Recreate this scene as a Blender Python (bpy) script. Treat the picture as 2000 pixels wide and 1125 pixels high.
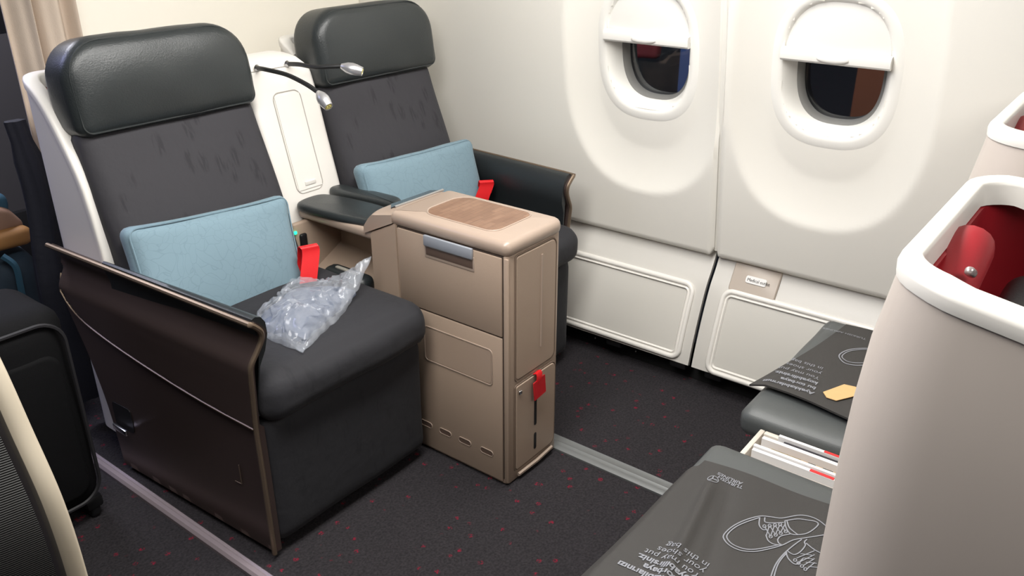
import bpy, bmesh, math, random
from mathutils import Vector, Matrix, noise
random.seed(7)
for o in list(bpy.data.objects): bpy.data.objects.remove(o, do_unlink=True)
scene = bpy.context.scene
COL = scene.collection
# ------------------------------------------------------------------ camera
FPX, YAW, PITCH, ROLL, CAMH = 1657.96, 0.912967, 0.429302, -0.001379, 1.45
_F = Vector((math.sin(YAW)*math.cos(PITCH), math.cos(YAW)*math.cos(PITCH), -math.sin(PITCH)))
_R0 = Vector((math.cos(YAW), -math.sin(YAW), 0)); _U0 = _R0.cross(_F)
_R = math.cos(ROLL)*_R0 + math.sin(ROLL)*_U0; _U = -math.sin(ROLL)*_R0 + math.cos(ROLL)*_U0
cam = bpy.data.cameras.new('camera'); cam.sensor_width = 36; cam.lens = 36*FPX/2000; cam.clip_start = .02
camo = bpy.data.objects.new('camera', cam); COL.objects.link(camo)
m = Matrix((_R, _U, -_F)).transposed().to_4x4(); m.translation = (0, 0, CAMH); camo.matrix_world = m
scene.camera = camo
def P(u, v, ax, val):
    """point of the place seen at photo pixel (u,v) on the plane ax=val"""
    d = _F + (u-1000)/FPX*_R - (v-562.5)/FPX*_U
    o = Vector((0, 0, CAMH)); i = 'xyz'.index(ax)
    return o + d*((val-o[i])/d[i])
# ------------------------------------------------------------------ world, lights, exposure
w = bpy.data.worlds.new('world'); scene.world = w; w.use_nodes = True
w.node_tree.nodes['Background'].inputs[0].default_value = (.034, .036, .046, 1)
w.node_tree.nodes['Background'].inputs[1].default_value = .25
scene.view_settings.view_transform = 'Standard'; scene.view_settings.look = 'None'
scene.view_settings.exposure = 0.0; scene.view_settings.gamma = 1; scene.view_settings.use_curve_mapping = False
def area(name, loc, target, sx, sy, power, col):
    l = bpy.data.lights.new(name, 'AREA'); l.shape = 'RECTANGLE'; l.size = sx; l.size_y = sy; l.energy = power; l.color = col
    o = bpy.data.objects.new(name, l); COL.objects.link(o); o.location = loc
    o.rotation_euler = (Vector(target)-Vector(loc)).to_track_quat('-Z', 'Y').to_euler()
    return o
area('ceiling_light_window_side', (1.55, 1.0, 2.02), (1.75, 1.0, 0), .5, 3.0, 86, (1, .98, .945))
area('ceiling_light_front', (.9, -.5, 2.02), (1.35, .8, .5), 1.0, .9, 20, (1, .97, .92))
area('ceiling_light_aisle_rear', (.25, 3.0, 1.95), (.5, 1.6, .6), .4, .8, 12.0, (.55, .58, 1.0))
area('ceiling_light_middle', (-.6, 1.0, 2.02), (-.3, 1.0, 0), .8, 2.0, 3.5, (1, .95, .88))
area('galley_fill', (.9, 3.1, 2.0), (1.2, 3.5, .4), .5, .3, 34, (.9, .9, 1.0))  # added fill to brighten the dark partition; no lamp is seen there
# ------------------------------------------------------------------ material helpers
def lin(c):
    c = c/255 if c > 1 else c
    return c/12.92 if c <= .04045 else ((c+.055)/1.055)**2.4
def rgb(r, g, b): return (lin(r), lin(g), lin(b), 1)
MATS = {}
def mat(name, col, rough=.5, metal=0, bump=0, bscale=200, var=0, vscale=8, spec=.5, coat=0, stretch=None, sheen=0):
    if name in MATS: return MATS[name]
    mt = bpy.data.materials.new(name); mt.use_nodes = True; nt = mt.node_tree; b = nt.nodes['Principled BSDF']
    b.inputs['Base Color'].default_value = rgb(*col); b.inputs['Roughness'].default_value = rough; b.inputs['Metallic'].default_value = metal
    b.inputs['Specular IOR Level'].default_value = spec; b.inputs['Coat Weight'].default_value = coat; b.inputs['Sheen Weight'].default_value = sheen
    tc = nt.nodes.new('ShaderNodeTexCoord'); src = tc.outputs['Object']
    if stretch:
        mp = nt.nodes.new('ShaderNodeMapping'); mp.inputs['Scale'].default_value = stretch; nt.links.new(src, mp.inputs[0]); src = mp.outputs[0]
    if var:
        n = nt.nodes.new('ShaderNodeTexNoise'); n.inputs['Scale'].default_value = vscale; n.inputs['Detail'].default_value = 5; nt.links.new(src, n.inputs['Vector'])
        mx = nt.nodes.new('ShaderNodeMix'); mx.data_type = 'RGBA'
        c = rgb(*col); mx.inputs[6].default_value = tuple(x*(1-var) for x in c[:3])+(1,); mx.inputs[7].default_value = tuple(min(1, x*(1+var)) for x in c[:3])+(1,)
        nt.links.new(n.outputs[0], mx.inputs[0]); nt.links.new(mx.outputs[2], b.inputs['Base Color'])
    if bump:
        n2 = nt.nodes.new('ShaderNodeTexNoise'); n2.inputs['Scale'].default_value = bscale; n2.inputs['Detail'].default_value = 4; nt.links.new(tc.outputs['Object'], n2.inputs['Vector'])
        bp = nt.nodes.new('ShaderNodeBump'); bp.inputs['Strength'].default_value = bump; bp.inputs['Distance'].default_value = .01
        nt.links.new(n2.outputs[0], bp.inputs['Height']); nt.links.new(bp.outputs[0], b.inputs['Normal'])
    MATS[name] = mt; return mt
def nodes(mt): return mt.node_tree, mt.node_tree.nodes, mt.node_tree.links, mt.node_tree.nodes['Principled BSDF']
WHITE = mat('white_lining', (232, 229, 221), .42, bump=.015, bscale=90)
BEZEL = mat('white_window_plastic', (236, 234, 228), .36)
SHADE = mat('white_shade_plastic', (224, 222, 217), .34)
CREAM = mat('cream_bulkhead', (244, 239, 227), .55, var=.02, vscale=3)
DADO = mat('dado_grey_white', (204, 201, 195), .38, bump=.02, bscale=60)
DADOP = mat('dado_panel_satin', (204, 201, 194), .45, bump=.03, bscale=400)
RIM = mat('rim_pale_plastic', (228, 225, 219), .35)
SHELL = mat('shell_warm_grey_plastic', (192, 182, 174), .42, bump=.012, bscale=500)
SHELLW = mat('shell_white_plastic', (228, 224, 218), .38)
RED = mat('red_lining', (152, 27, 37), .5, bump=.03, bscale=300)
BEIGE = mat('beige_console_plastic', (165, 145, 128), .42, bump=.06, bscale=420)
BEIGE2 = mat('beige_console_cap', (162, 144, 130), .3, bump=.02, bscale=420)
LEATH = mat('black_leather', (44, 48, 49), .36, bump=.10, bscale=260, var=.12, vscale=10)
LEATHP = mat('charcoal_arm_leather', (36, 40, 42), .4, bump=.08, bscale=350)
OTT = mat('grey_ottoman_leather', (75, 78, 78), .45, bump=.08, bscale=400, var=.06)
BROWN = mat('bronze_metallic_panel', (92, 78, 74), .30, metal=.6, bump=.01, bscale=800)
TRIMT = mat('bronze_edge_trim', (128, 112, 96), .42, metal=.7)
DARK = mat('black_plastic', (18, 18, 20), .5)
GAP = mat('shadow_gap_black', (8, 8, 9), .8)
CHROME = mat('brushed_aluminium', (190, 190, 192), .25, metal=1)
HANDLE = mat('grey_handle_metal', (150, 154, 162), .4, metal=.15)
TRACK = mat('grey_track_cover', (112, 114, 114), .45, metal=.3, var=.1, vscale=40, stretch=(1, .05, 1))
RAIL = mat('mauve_grey_rail', (150, 138, 142), .35, metal=.3)
BELT = mat('red_belt_webbing', (216, 28, 34), .5, bump=.15, bscale=700)
BAG = mat('charcoal_nonwoven_cloth', (52, 50, 48), .75, bump=.2, bscale=900, var=.06, vscale=20)
PRINT = mat('pale_grey_print', (132, 134, 140), .7)
PAPER = mat('white_newsprint', (232, 230, 228), .7)
KRAFT = mat('kraft_card', (204, 168, 116), .7, var=.06, vscale=60)
INK = mat('dark_ink', (40, 36, 34), .7)
NAVY = mat('navy_cloth', (20, 22, 34), .8, bump=.2, bscale=60)
CASE = mat('black_suitcase_fabric', (8, 8, 10), .8, spec=.2, bump=.25, bscale=700)
CURT = mat('beige_curtain', (196, 180, 164), .8, bump=.1, bscale=300, var=.05)
GREY = mat('dark_grey_partition', (62, 60, 62), .6)
CEIL = mat('ceiling_white', (225, 222, 216), .6)
CHROMEL = mat('satin_aluminium', (205, 205, 208), .3, metal=.75)
LENS = mat('yellow_lens', (205, 196, 120), .3)
STALK = mat('black_rubber_stalk', (24, 25, 26), .5)
# fabric with woven tulip motifs
def tulip_fabric(name, col, dark):
    mt = mat(name, col, .8, sheen=.03, spec=.35); nt, N, L, b = nodes(mt)
    tc = N.new('ShaderNodeTexCoord')
    mp = N.new('ShaderNodeMapping'); mp.inputs['Scale'].default_value = (20, 9, 9); mp.inputs['Rotation'].default_value = (.0, .12, 0); L.new(tc.outputs['Object'], mp.inputs[0])
    v = N.new('ShaderNodeTexVoronoi'); v.inputs['Scale'].default_value = 1.0; v.inputs['Randomness'].default_value = .9; L.new(mp.outputs[0], v.inputs['Vector'])
    mp2 = N.new('ShaderNodeMapping'); mp2.inputs['Scale'].default_value = (150, 30, 22); L.new(tc.outputs['Object'], mp2.inputs[0])
    n = N.new('ShaderNodeTexNoise'); n.inputs['Scale'].default_value = 1.0; n.inputs['Detail'].default_value = 2; L.new(mp2.outputs[0], n.inputs['Vector'])
    r1 = N.new('ShaderNodeMapRange'); r1.inputs[1].default_value = .34; r1.inputs[2].default_value = .22; L.new(v.outputs['Distance'], r1.inputs[0])
    r2 = N.new('ShaderNodeMapRange'); r2.inputs[1].default_value = .44; r2.inputs[2].default_value = .56; L.new(n.outputs[0], r2.inputs[0])
    mu = N.new('ShaderNodeMath'); mu.operation = 'MULTIPLY'; L.new(r1.outputs[0], mu.inputs[0]); L.new(r2.outputs[0], mu.inputs[1])
    mx = N.new('ShaderNodeMix'); mx.data_type = 'RGBA'; mx.inputs[6].default_value = rgb(*col); mx.inputs[7].default_value = rgb(*dark)
    L.new(mu.outputs[0], mx.inputs[0]); L.new(mx.outputs[2], b.inputs['Base Color'])
    nb = N.new('ShaderNodeTexNoise'); nb.inputs['Scale'].default_value = 28; nb.inputs['Detail'].default_value = 6; L.new(tc.outputs['Object'], nb.inputs['Vector'])
    bp = N.new('ShaderNodeBump'); bp.inputs['Strength'].default_value = .12; bp.inputs['Distance'].default_value = .02; L.new(nb.outputs[0], bp.inputs['Height']); L.new(bp.outputs[0], b.inputs['Normal'])
    return mt
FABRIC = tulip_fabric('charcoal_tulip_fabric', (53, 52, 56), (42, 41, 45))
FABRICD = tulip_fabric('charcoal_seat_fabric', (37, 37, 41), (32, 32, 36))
# pillow: blue cloth with crackle lines
PILLOW = mat('blue_pillow_cloth', (128, 160, 176), .85, sheen=.1)
nt, N, L, b = nodes(PILLOW)
tc = N.new('ShaderNodeTexCoord'); nz = N.new('ShaderNodeTexNoise'); nz.inputs['Scale'].default_value = 9
ad = N.new('ShaderNodeMix'); ad.data_type = 'RGBA'; ad.inputs[0].default_value = .12; L.new(tc.outputs['Object'], ad.inputs[6]); L.new(tc.outputs['Object'], nz.inputs['Vector']); L.new(nz.outputs['Color'], ad.inputs[7])
v = N.new('ShaderNodeTexVoronoi'); v.feature = 'DISTANCE_TO_EDGE'; v.inputs['Scale'].default_value = 46; L.new(ad.outputs[2], v.inputs['Vector'])
r1 = N.new('ShaderNodeMapRange'); r1.inputs[1].default_value = .0; r1.inputs[2].default_value = .05; L.new(v.outputs['Distance'], r1.inputs[0])
mx = N.new('ShaderNodeMix'); mx.data_type = 'RGBA'; mx.inputs[6].default_value = rgb(106, 129, 141); mx.inputs[7].default_value = rgb(114, 138, 150); L.new(r1.outputs[0], mx.inputs[0]); L.new(mx.outputs[2], b.inputs['Base Color'])
bp = N.new('ShaderNodeBump'); bp.inputs['Strength'].default_value = .15; bp.inputs['Distance'].default_value = .01; L.new(nz.outputs[0], bp.inputs['Height']); L.new(bp.outputs[0], b.inputs['Normal'])
# carpet
CARPET = mat('charcoal_carpet_red_flecks', (46, 44, 46), .95)
nt, N, L, b = nodes(CARPET); b.inputs['Specular IOR Level'].default_value = .1
tc = N.new('ShaderNodeTexCoord')
n1 = N.new('ShaderNodeTexNoise'); n1.inputs['Scale'].default_value = 170; n1.inputs['Detail'].default_value = 4; L.new(tc.outputs['Object'], n1.inputs['Vector'])
mx = N.new('ShaderNodeMix'); mx.data_type = 'RGBA'; mx.inputs[6].default_value = rgb(18, 17, 19); mx.inputs[7].default_value = rgb(64, 61, 64); L.new(n1.outputs[0], mx.inputs[0])
v = N.new('ShaderNodeTexVoronoi'); v.inputs['Scale'].default_value = 24; v.inputs['Randomness'].default_value = 1; L.new(tc.outputs['Object'], v.inputs['Vector'])
n2 = N.new('ShaderNodeTexNoise'); n2.inputs['Scale'].default_value = 240; n2.inputs['Detail'].default_value = 2; L.new(tc.outputs['Object'], n2.inputs['Vector'])
r1 = N.new('ShaderNodeMapRange'); r1.inputs[1].default_value = .20; r1.inputs[2].default_value = .12; L.new(v.outputs['Distance'], r1.inputs[0])
r2 = N.new('ShaderNodeMapRange'); r2.inputs[1].default_value = .47; r2.inputs[2].default_value = .58; L.new(n2.outputs[0], r2.inputs[0])
mu = N.new('ShaderNodeMath'); mu.operation = 'MULTIPLY'; L.new(r1.outputs[0], mu.inputs[0]); L.new(r2.outputs[0], mu.inputs[1])
m2 = N.new('ShaderNodeMix'); m2.data_type = 'RGBA'; m2.inputs[7].default_value = rgb(120, 28, 48); L.new(mu.outputs[0], m2.inputs[0]); L.new(mx.outputs[2], m2.inputs[6]); L.new(m2.outputs[2], b.inputs['Base Color'])
bp = N.new('ShaderNodeBump'); bp.inputs['Strength'].default_value = .7; bp.inputs['Distance'].default_value = .006; L.new(n1.outputs[0], bp.inputs['Height']); L.new(bp.outputs[0], b.inputs['Normal'])
# wood
WOOD = mat('walnut_laminate', (156, 122, 98), .42)
nt, N, L, b = nodes(WOOD); tc = N.new('ShaderNodeTexCoord'); mp = N.new('ShaderNodeMapping'); mp.inputs['Scale'].default_value = (6, 90, 1); L.new(tc.outputs['Object'], mp.inputs[0])
n1 = N.new('ShaderNodeTexNoise'); n1.inputs['Scale'].default_value = 1.4; n1.inputs['Detail'].default_value = 6; L.new(mp.outputs[0], n1.inputs['Vector'])
mp2 = N.new('ShaderNodeMapping'); mp2.inputs['Scale'].default_value = (12, 14, 1); L.new(tc.outputs['Object'], mp2.inputs[0])
bk = N.new('ShaderNodeTexBrick'); bk.inputs['Scale'].default_value = 1; bk.inputs['Color1'].default_value = rgb(138, 108, 88); bk.inputs['Color2'].default_value = rgb(122, 93, 75); bk.inputs['Mortar'].default_value = rgb(114, 85, 68); bk.inputs['Mortar Size'].default_value = .01; L.new(mp2.outputs[0], bk.inputs['Vector'])
mx = N.new('ShaderNodeMix'); mx.data_type = 'RGBA'; mx.blend_type = 'MULTIPLY'; mx.inputs[0].default_value = .5
cr = N.new('ShaderNodeMapRange'); cr.inputs[1].default_value = .3; cr.inputs[2].default_value = .7; cr.inputs[3].default_value = .55; cr.inputs[4].default_value = 1.1; L.new(n1.outputs[0], cr.inputs[0])
L.new(bk.outputs[0], mx.inputs[6]); L.new(cr.outputs[0], mx.inputs[7]); L.new(mx.outputs[2], b.inputs['Base Color'])
# ribbed dark cloth, glass, clear plastic, led
RIB = mat('ribbed_black_fabric', (40, 40, 40), .7)
nt, N, L, b = nodes(RIB); tc = N.new('ShaderNodeTexCoord'); wv = N.new('ShaderNodeTexWave'); wv.wave_type = 'BANDS'; wv.bands_direction = 'Z'; wv.inputs['Scale'].default_value = 130; wv.inputs['Distortion'].default_value = .6
L.new(tc.outputs['Object'], wv.inputs['Vector']); mx = N.new('ShaderNodeMix'); mx.data_type = 'RGBA'; mx.inputs[6].default_value = rgb(20, 20, 21); mx.inputs[7].default_value = rgb(44, 43, 42); L.new(wv.outputs['Fac'], mx.inputs[0]); L.new(mx.outputs[2], b.inputs['Base Color'])
bp = N.new('ShaderNodeBump'); bp.inputs['Strength'].default_value = .5; bp.inputs['Distance'].default_value = .004; L.new(wv.outputs['Fac'], bp.inputs['Height']); L.new(bp.outputs[0], b.inputs['Normal'])
GLASS = mat('window_glass', (225, 230, 235), .03); nodes(GLASS)[3].inputs['Transmission Weight'].default_value = 1
CLEAR = mat('clear_crinkled_plastic', (176, 181, 190), .14, spec=.8); b = nodes(CLEAR)[3]; b.inputs['Alpha'].default_value = .30
LED = mat('green_led', (20, 220, 120), .4); b = nodes(LED)[3]; b.inputs['Emission Color'].default_value = (0.02, 1, .35, 1); b.inputs['Emission Strength'].default_value = 2.5
SMOKE = mat('smoked_gloss_plastic', (40, 34, 34), .12, spec=.8)
BLANKET = mat('blue_grey_blanket', (96, 104, 122), .85, bump=.3, bscale=60)
TEAL = mat('teal_cloth', (38, 76, 96), .8); TAN = mat('tan_leather', (150, 108, 62), .6)
REFLBR = mat('brown_reflection_paint', (120, 72, 50), .8); REFLBL = mat('blue_reflection_paint', (60, 90, 150), .7); REFLR = mat('red_reflection_paint', (110, 24, 34), .7)  # pane reflection colours, painted on the added slabs outside
# ------------------------------------------------------------------ mesh helpers
def root_loc(o):
    while o.parent: o = o.parent
    return o.location
def finish(bm, name, mt, parent=None, smooth=True, angle=38, at=None):
    bmesh.ops.recalc_face_normals(bm, faces=bm.faces)
    if smooth:
        for f in bm.faces: f.smooth = True
        for e in bm.edges:
            if len(e.link_faces) == 2 and e.calc_face_angle(0) > math.radians(angle): e.smooth = False
    if parent is not None: loc = root_loc(parent).copy()
    elif at is not None: loc = Vector(at)
    else:
        xs = [v.co.x for v in bm.verts]; ys = [v.co.y for v in bm.verts]; zs = [v.co.z for v in bm.verts]
        loc = Vector(((min(xs)+max(xs))/2, (min(ys)+max(ys))/2, min(zs)))
    for v in bm.verts: v.co -= loc
    me = bpy.data.meshes.new(name); bm.to_mesh(me); bm.free()
    if isinstance(mt, (list, tuple)):
        for q in mt: me.materials.append(q)
    else: me.materials.append(mt)
    o = bpy.data.objects.new(name, me); COL.objects.link(o)
    if parent is not None: o.parent = parent
    else: o.location = loc
    return o
def tag(o, label=None, cat=None, group=None, kind=None):
    if label: o['label'] = label
    if cat: o['category'] = cat
    if group: o['group'] = group
    if kind: o['kind'] = kind
    return o
def thing(name, loc, label=None, cat=None, group=None, kind=None):
    o = bpy.data.objects.new(name, None); COL.objects.link(o); o.location = loc; o.empty_display_size = .1
    return tag(o, label, cat, group, kind)
def box(x0, x1, y0, y1, z0, z1, bev=.004, seg=2, bm=None):
    own = bm is None
    b2 = bmesh.new(); bmesh.ops.create_cube(b2, size=1)
    for v in b2.verts: v.co = Vector(((x0+x1)/2+v.co.x*(x1-x0), (y0+y1)/2+v.co.y*(y1-y0), (z0+z1)/2+v.co.z*(z1-z0)))
    if bev: bmesh.ops.bevel(b2, geom=b2.edges[:]+b2.verts[:], offset=min(bev, .49*min(x1-x0, y1-y0, z1-z0)), segments=seg, profile=.5, affect='EDGES')
    if own: return b2
    me = bpy.data.meshes.new('t'); b2.to_mesh(me); b2.free(); bm.from_mesh(me); bpy.data.meshes.remove(me); return bm
def soft(h, r, n=14, puff=(0, 0, 0), seed=0, amp=0, fr=6):
    """rounded block with half sizes h, edge radius r; puff bulges each pair of faces"""
    bm = bmesh.new(); bmesh.ops.create_cube(bm, size=2)
    bmesh.ops.subdivide_edges(bm, edges=bm.edges[:], cuts=n, use_grid_fill=True)
    for v in bm.verts:
        c = v.co.copy()
        # concentrate the subdivisions near the edges
        q = Vector([math.copysign(abs(t)**.7, t) for t in c])
        p = Vector([q[i]*h[i] for i in range(3)])
        inn = Vector([max(-(h[i]-r), min(h[i]-r, p[i])) for i in range(3)])
        d = p-inn
        if d.length > 1e-9: p = inn+d.normalized()*r
        f = [math.cos(min(1, abs(q[i]))*math.pi/2) for i in range(3)]
        for i in range(3):
            j, k = (i+1) % 3, (i+2) % 3
            if puff[i]: p[i] += puff[i]*(f[j]*f[k])**.6*max(-1, min(1, q[i]))
        if amp: p += Vector([noise.noise(p*fr+Vector((seed+11*i, 3*i, 7))) for i in range(3)])*amp
        v.co = p
    return bm
def xf(bm, M): bmesh.ops.transform(bm, matrix=M, verts=bm.verts); return bm
def T(x, y, z): return Matrix.Translation((x, y, z))
def RX(a): return Matrix.Rotation(a, 4, 'X')
def RY(a): return Matrix.Rotation(a, 4, 'Y')
def RZ(a): return Matrix.Rotation(a, 4, 'Z')
def crom(pts, n=8):
    pts = [Vector(p) for p in pts]; out = []
    for i in range(len(pts)-1):
        p0 = pts[max(i-1, 0)]; p1 = pts[i]; p2 = pts[i+1]; p3 = pts[min(i+2, len(pts)-1)]
        for k in range(n):
            t = k/n
            out.append(.5*((2*p1)+(p2-p0)*t+(2*p0-5*p1+4*p2-p3)*t*t+(3*p1-p0-3*p2+p3)*t**3))
    out.append(pts[-1]); return out
def interp(tab, x):
    if x <= tab[0][0]: return tab[0][1]
    for (a, b), (c, d) in zip(tab, tab[1:]):
        if x <= c:
            t = (x-a)/(c-a); return b+(d-b)*t
    return tab[-1][1]
def smooth_tab(tab, n=10):
    return [(p[0], p[1]) for p in crom([(a, b, 0) for a, b in tab], n)]
def loft(rings, closed=True, caps=True, bm=None):
    bm = bm or bmesh.new(); R = [[bm.verts.new(p) for p in r] for r in rings]
    n = len(rings[0])
    for a, b2 in zip(R, R[1:]):
        for i in range(n if closed else n-1):
            j = (i+1) % n
            try: bm.faces.new((a[i], a[j], b2[j], b2[i]))
            except ValueError: pass
    if caps and closed:
        bm.faces.new(R[0][::-1]); bm.faces.new(R[-1])
    return bm
def tube(pts, r, n=8, closed=False, bm=None, up=None, flat=1.0):
    pts = [Vector(p) for p in pts]; rings = []; N_ = len(pts); prev = None
    for i, p in enumerate(pts):
        if closed: t = pts[(i+1) % N_]-pts[i-1]
        else: t = pts[min(i+1, N_-1)]-pts[max(i-1, 0)]
        t.normalize()
        a = Vector(up) if up is not None else (prev if prev is not None else (Vector((0, 0, 1)) if abs(t.z) < .9 else Vector((1, 0, 0))))
        a = (a-t*a.dot(t)); a.normalize(); b2 = t.cross(a); prev = a
        rr = r(i/(N_-1)) if callable(r) else r
        rings.append([p+(a*math.cos(q)*flat+b2*math.sin(q))*rr for q in [2*math.pi*k/n for k in range(n)]])
    if closed: rings.append(rings[0]); 
    return loft(rings, True, not closed, bm) if not closed else _closed(rings[:-1], bm)
def _closed(rings, bm=None):
    bm = bm or bmesh.new(); R = [[bm.verts.new(p) for p in r] for r in rings]; n = len(rings[0])
    for k in range(len(R)):
        a = R[k]; b2 = R[(k+1) % len(R)]
        for i in range(n):
            j = (i+1) % n; bm.faces.new((a[i], a[j], b2[j], b2[i]))
    return bm
def sheet(fn, us, vs, thick=None, bm=None):
    """fn(u,v)->(point); thick: vector offset or fn giving the back point"""
    bm = bm or bmesh.new()
    A = [[bm.verts.new(fn(u, v)) for v in vs] for u in us]
    for i in range(len(us)-1):
        for j in range(len(vs)-1): bm.faces.new((A[i][j], A[i+1][j], A[i+1][j+1], A[i][j+1]))
    if thick is not None:
        B = [[bm.verts.new(Vector(fn(u, v))+Vector(thick)) if not callable(thick) else bm.verts.new(thick(u, v)) for v in vs] for u in us]
        for i in range(len(us)-1):
            for j in range(len(vs)-1): bm.faces.new((B[i][j], B[i][j+1], B[i+1][j+1], B[i+1][j]))
        nu, nv = len(us), len(vs)
        edge = [(i, 0) for i in range(nu)]+[(nu-1, j) for j in range(1, nv)]+[(i, nv-1) for i in range(nu-2, -1, -1)]+[(0, j) for j in range(nv-2, 0, -1)]
        for (a, b2), (c, d) in zip(edge, edge[1:]+edge[:1]): bm.faces.new((A[a][b2], A[c][d], B[c][d], B[a][b2]))
    return bm
def lin_(a, b, n): return [a+(b-a)*i/(n-1) for i in range(n)]
def rrect(w, h, r, n=6):
    """rounded rectangle outline (centered), r = radius or 4 radii (tr, tl, bl, br), CCW"""
    rs = r if isinstance(r, (list, tuple)) else (r,)*4; out = []
    for k, (sx, sy) in enumerate(((1, 1), (-1, 1), (-1, -1), (1, -1))):
        rr = rs[k]; cx = sx*(w/2-rr); cy = sy*(h/2-rr)
        for i in range(n+1):
            a = math.pi/2*(k+i/n); out.append((cx+rr*math.cos(a), cy+rr*math.sin(a)))
    return out
def offset(poly, d):
    n = len(poly); out = []
    for i in range(n):
        ax, ay = poly[i-1]; bx, by = poly[(i+1) % n]; tx, ty = bx-ax, by-ay; l = math.hypot(tx, ty) or 1
        out.append((poly[i][0]-ty/l*d, poly[i][1]+tx/l*d))
    return out
def puffy(poly, depth, er, bulge, seg=5, inner=6, back=True, bulgeb=0):
    """outline in (x,z) lofted along y from 0 (front) to depth; rounded edges of radius er; front bulges"""
    rings = []
    c = (sum(p[0] for p in poly)/len(poly), sum(p[1] for p in poly)/len(poly))
    base = offset(poly, er)
    for k in range(inner):
        s = .06+(1-.06)*k/inner
        rings.append([((c[0]+(p[0]-c[0])*s), -bulge*(1-s**2.2), (c[1]+(p[1]-c[1])*s)) for p in base])
    for k in range(seg+1):
        a = math.pi/2*k/seg; q = offset(poly, er*(1-math.sin(a)))
        rings.append([(p[0], er*(1-math.cos(a)), p[1]) for p in q])
    for k in range(seg+1):
        a = math.pi/2*k/seg; q = offset(poly, er*(1-math.cos(a)))
        rings.append([(p[0], depth-er*(1-math.sin(a)), p[1]) for p in q])
    return loft(rings)
def plate(poly, fn, thick, bevel=0):
    """flat polygon (a,b) mapped by fn(a,b,h) with thickness"""
    rings = [[fn(a, b2, 0) for a, b2 in poly]]
    if bevel:
        rings.append([fn(a, b2, thick-bevel) for a, b2 in poly]); rings.append([fn(a, b2, thick) for a, b2 in offset(poly, bevel)])
    else: rings.append([fn(a, b2, thick) for a, b2 in poly])
    return loft(rings)
def ribbon_path(pts, wd, lift, surf, bm):
    """thin printed line on surface surf(x,y)->z following xy points"""
    L_, R_ = [], []
    n = len(pts)
    for i in range(n):
        a = Vector(pts[max(i-1, 0)]); b2 = Vector(pts[min(i+1, n-1)]); t = (b2-a); t.z = 0
        if t.length < 1e-9: t = Vector((1, 0, 0))
        t.normalize(); nn = Vector((-t.y, t.x, 0))*wd/2; p = Vector(pts[i])
        for lst, s in ((L_, 1), (R_, -1)):
            q = p+nn*s; lst.append(bm.verts.new((q.x, q.y, surf(q.x, q.y)+lift)))
    for i in range(n-1): bm.faces.new((L_[i], L_[i+1], R_[i+1], R_[i]))
def text_mesh(body, size, fn, bold=0.0, align='LEFT'):
    cu = bpy.data.curves.new('t', 'FONT'); cu.body = body; cu.size = size; cu.align_x = align; cu.offset = bold; cu.resolution_u = 3
    o = bpy.data.objects.new('t', cu); COL.objects.link(o)
    dg = bpy.context.evaluated_depsgraph_get(); me = bpy.data.meshes.new_from_object(o.evaluated_get(dg))
    bm = bmesh.new(); bm.from_mesh(me); bpy.data.objects.remove(o); bpy.data.curves.remove(cu); bpy.data.meshes.remove(me)
    for v in bm.verts: v.co = Vector(fn(v.co.x, v.co.y))
    return bm
# ================================================================== THE SETTING
finish(box(-2.6, 2.42, -1.6, 4.0, -.06, 0, 0), 'floor', CARPET, smooth=False)['kind'] = 'structure'
finish(box(-2.6, 2.42, -1.6, 4.0, 2.06, 2.1, 0), 'ceiling', CEIL, smooth=False)['kind'] = 'structure'
# seat track covers let into the carpet
def strip(name, x0, x1, y0, y1, mt, h):
    prof = [(x0, 0), (x0, h*.6), (x0+.006, h), (x0+.016, h), (x0+.019, h*.7), ((x0+x1)/2-.004, h*.7), ((x0+x1)/2, h), ((x0+x1)/2+.006, h*.75), (x1-.012, h*.8), (x1-.006, h), (x1, h*.5), (x1, 0)]
    bm = loft([[(a, y, b2) for a, b2 in prof] for y in lin_(y0, y1, 4)])
    o = finish(bm, name, mt); o['kind'] = 'structure'; return o
strip('trim_1', 1.690, 1.752, .2, 1.60, TRACK, .010)
strip('trim_2', .836, .868, -.6, 3.3, RAIL, .016)
# upper window wall
def wx(z): return 2.3477-(z-.42)*.14
WIN = [(1.268, 1.038), (.711, 1.040)]     # window centres (y, z)
HW, HH, EX = .140, .178, 2.7
def sup(cy, cz, hw, hh, n=64, ex=EX):
    out = []
    for k in range(n):
        a = 2*math.pi*k/n; c, s = math.cos(a), math.sin(a)
        out.append((cy+hw*math.copysign(abs(c)**(2/ex), c), cz+hh*math.copysign(abs(s)**(2/ex), s)))
    return out
def scoop(y, z):
    d = 0
    for cy, cz in WIN:
        # hollow round each window: wide egg shape reaching down to z=.6
        zz = z-.98; hz = .385 if zz < 0 else .62
        r = (abs((y-cy)/.272)**2.4+abs(zz/hz)**2.4)**(1/2.4)
        if r < 1:
            t = (1-r)/.36
            q = min(1, t); d = max(d, .040*(q*(1.6-.6*q)))
    return d
def wallp(y, z): return Vector((wx(z)+scoop(y, z), y, z))
wall = thing('wall_right', (2.35, 1.0, 0), kind='structure')
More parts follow.
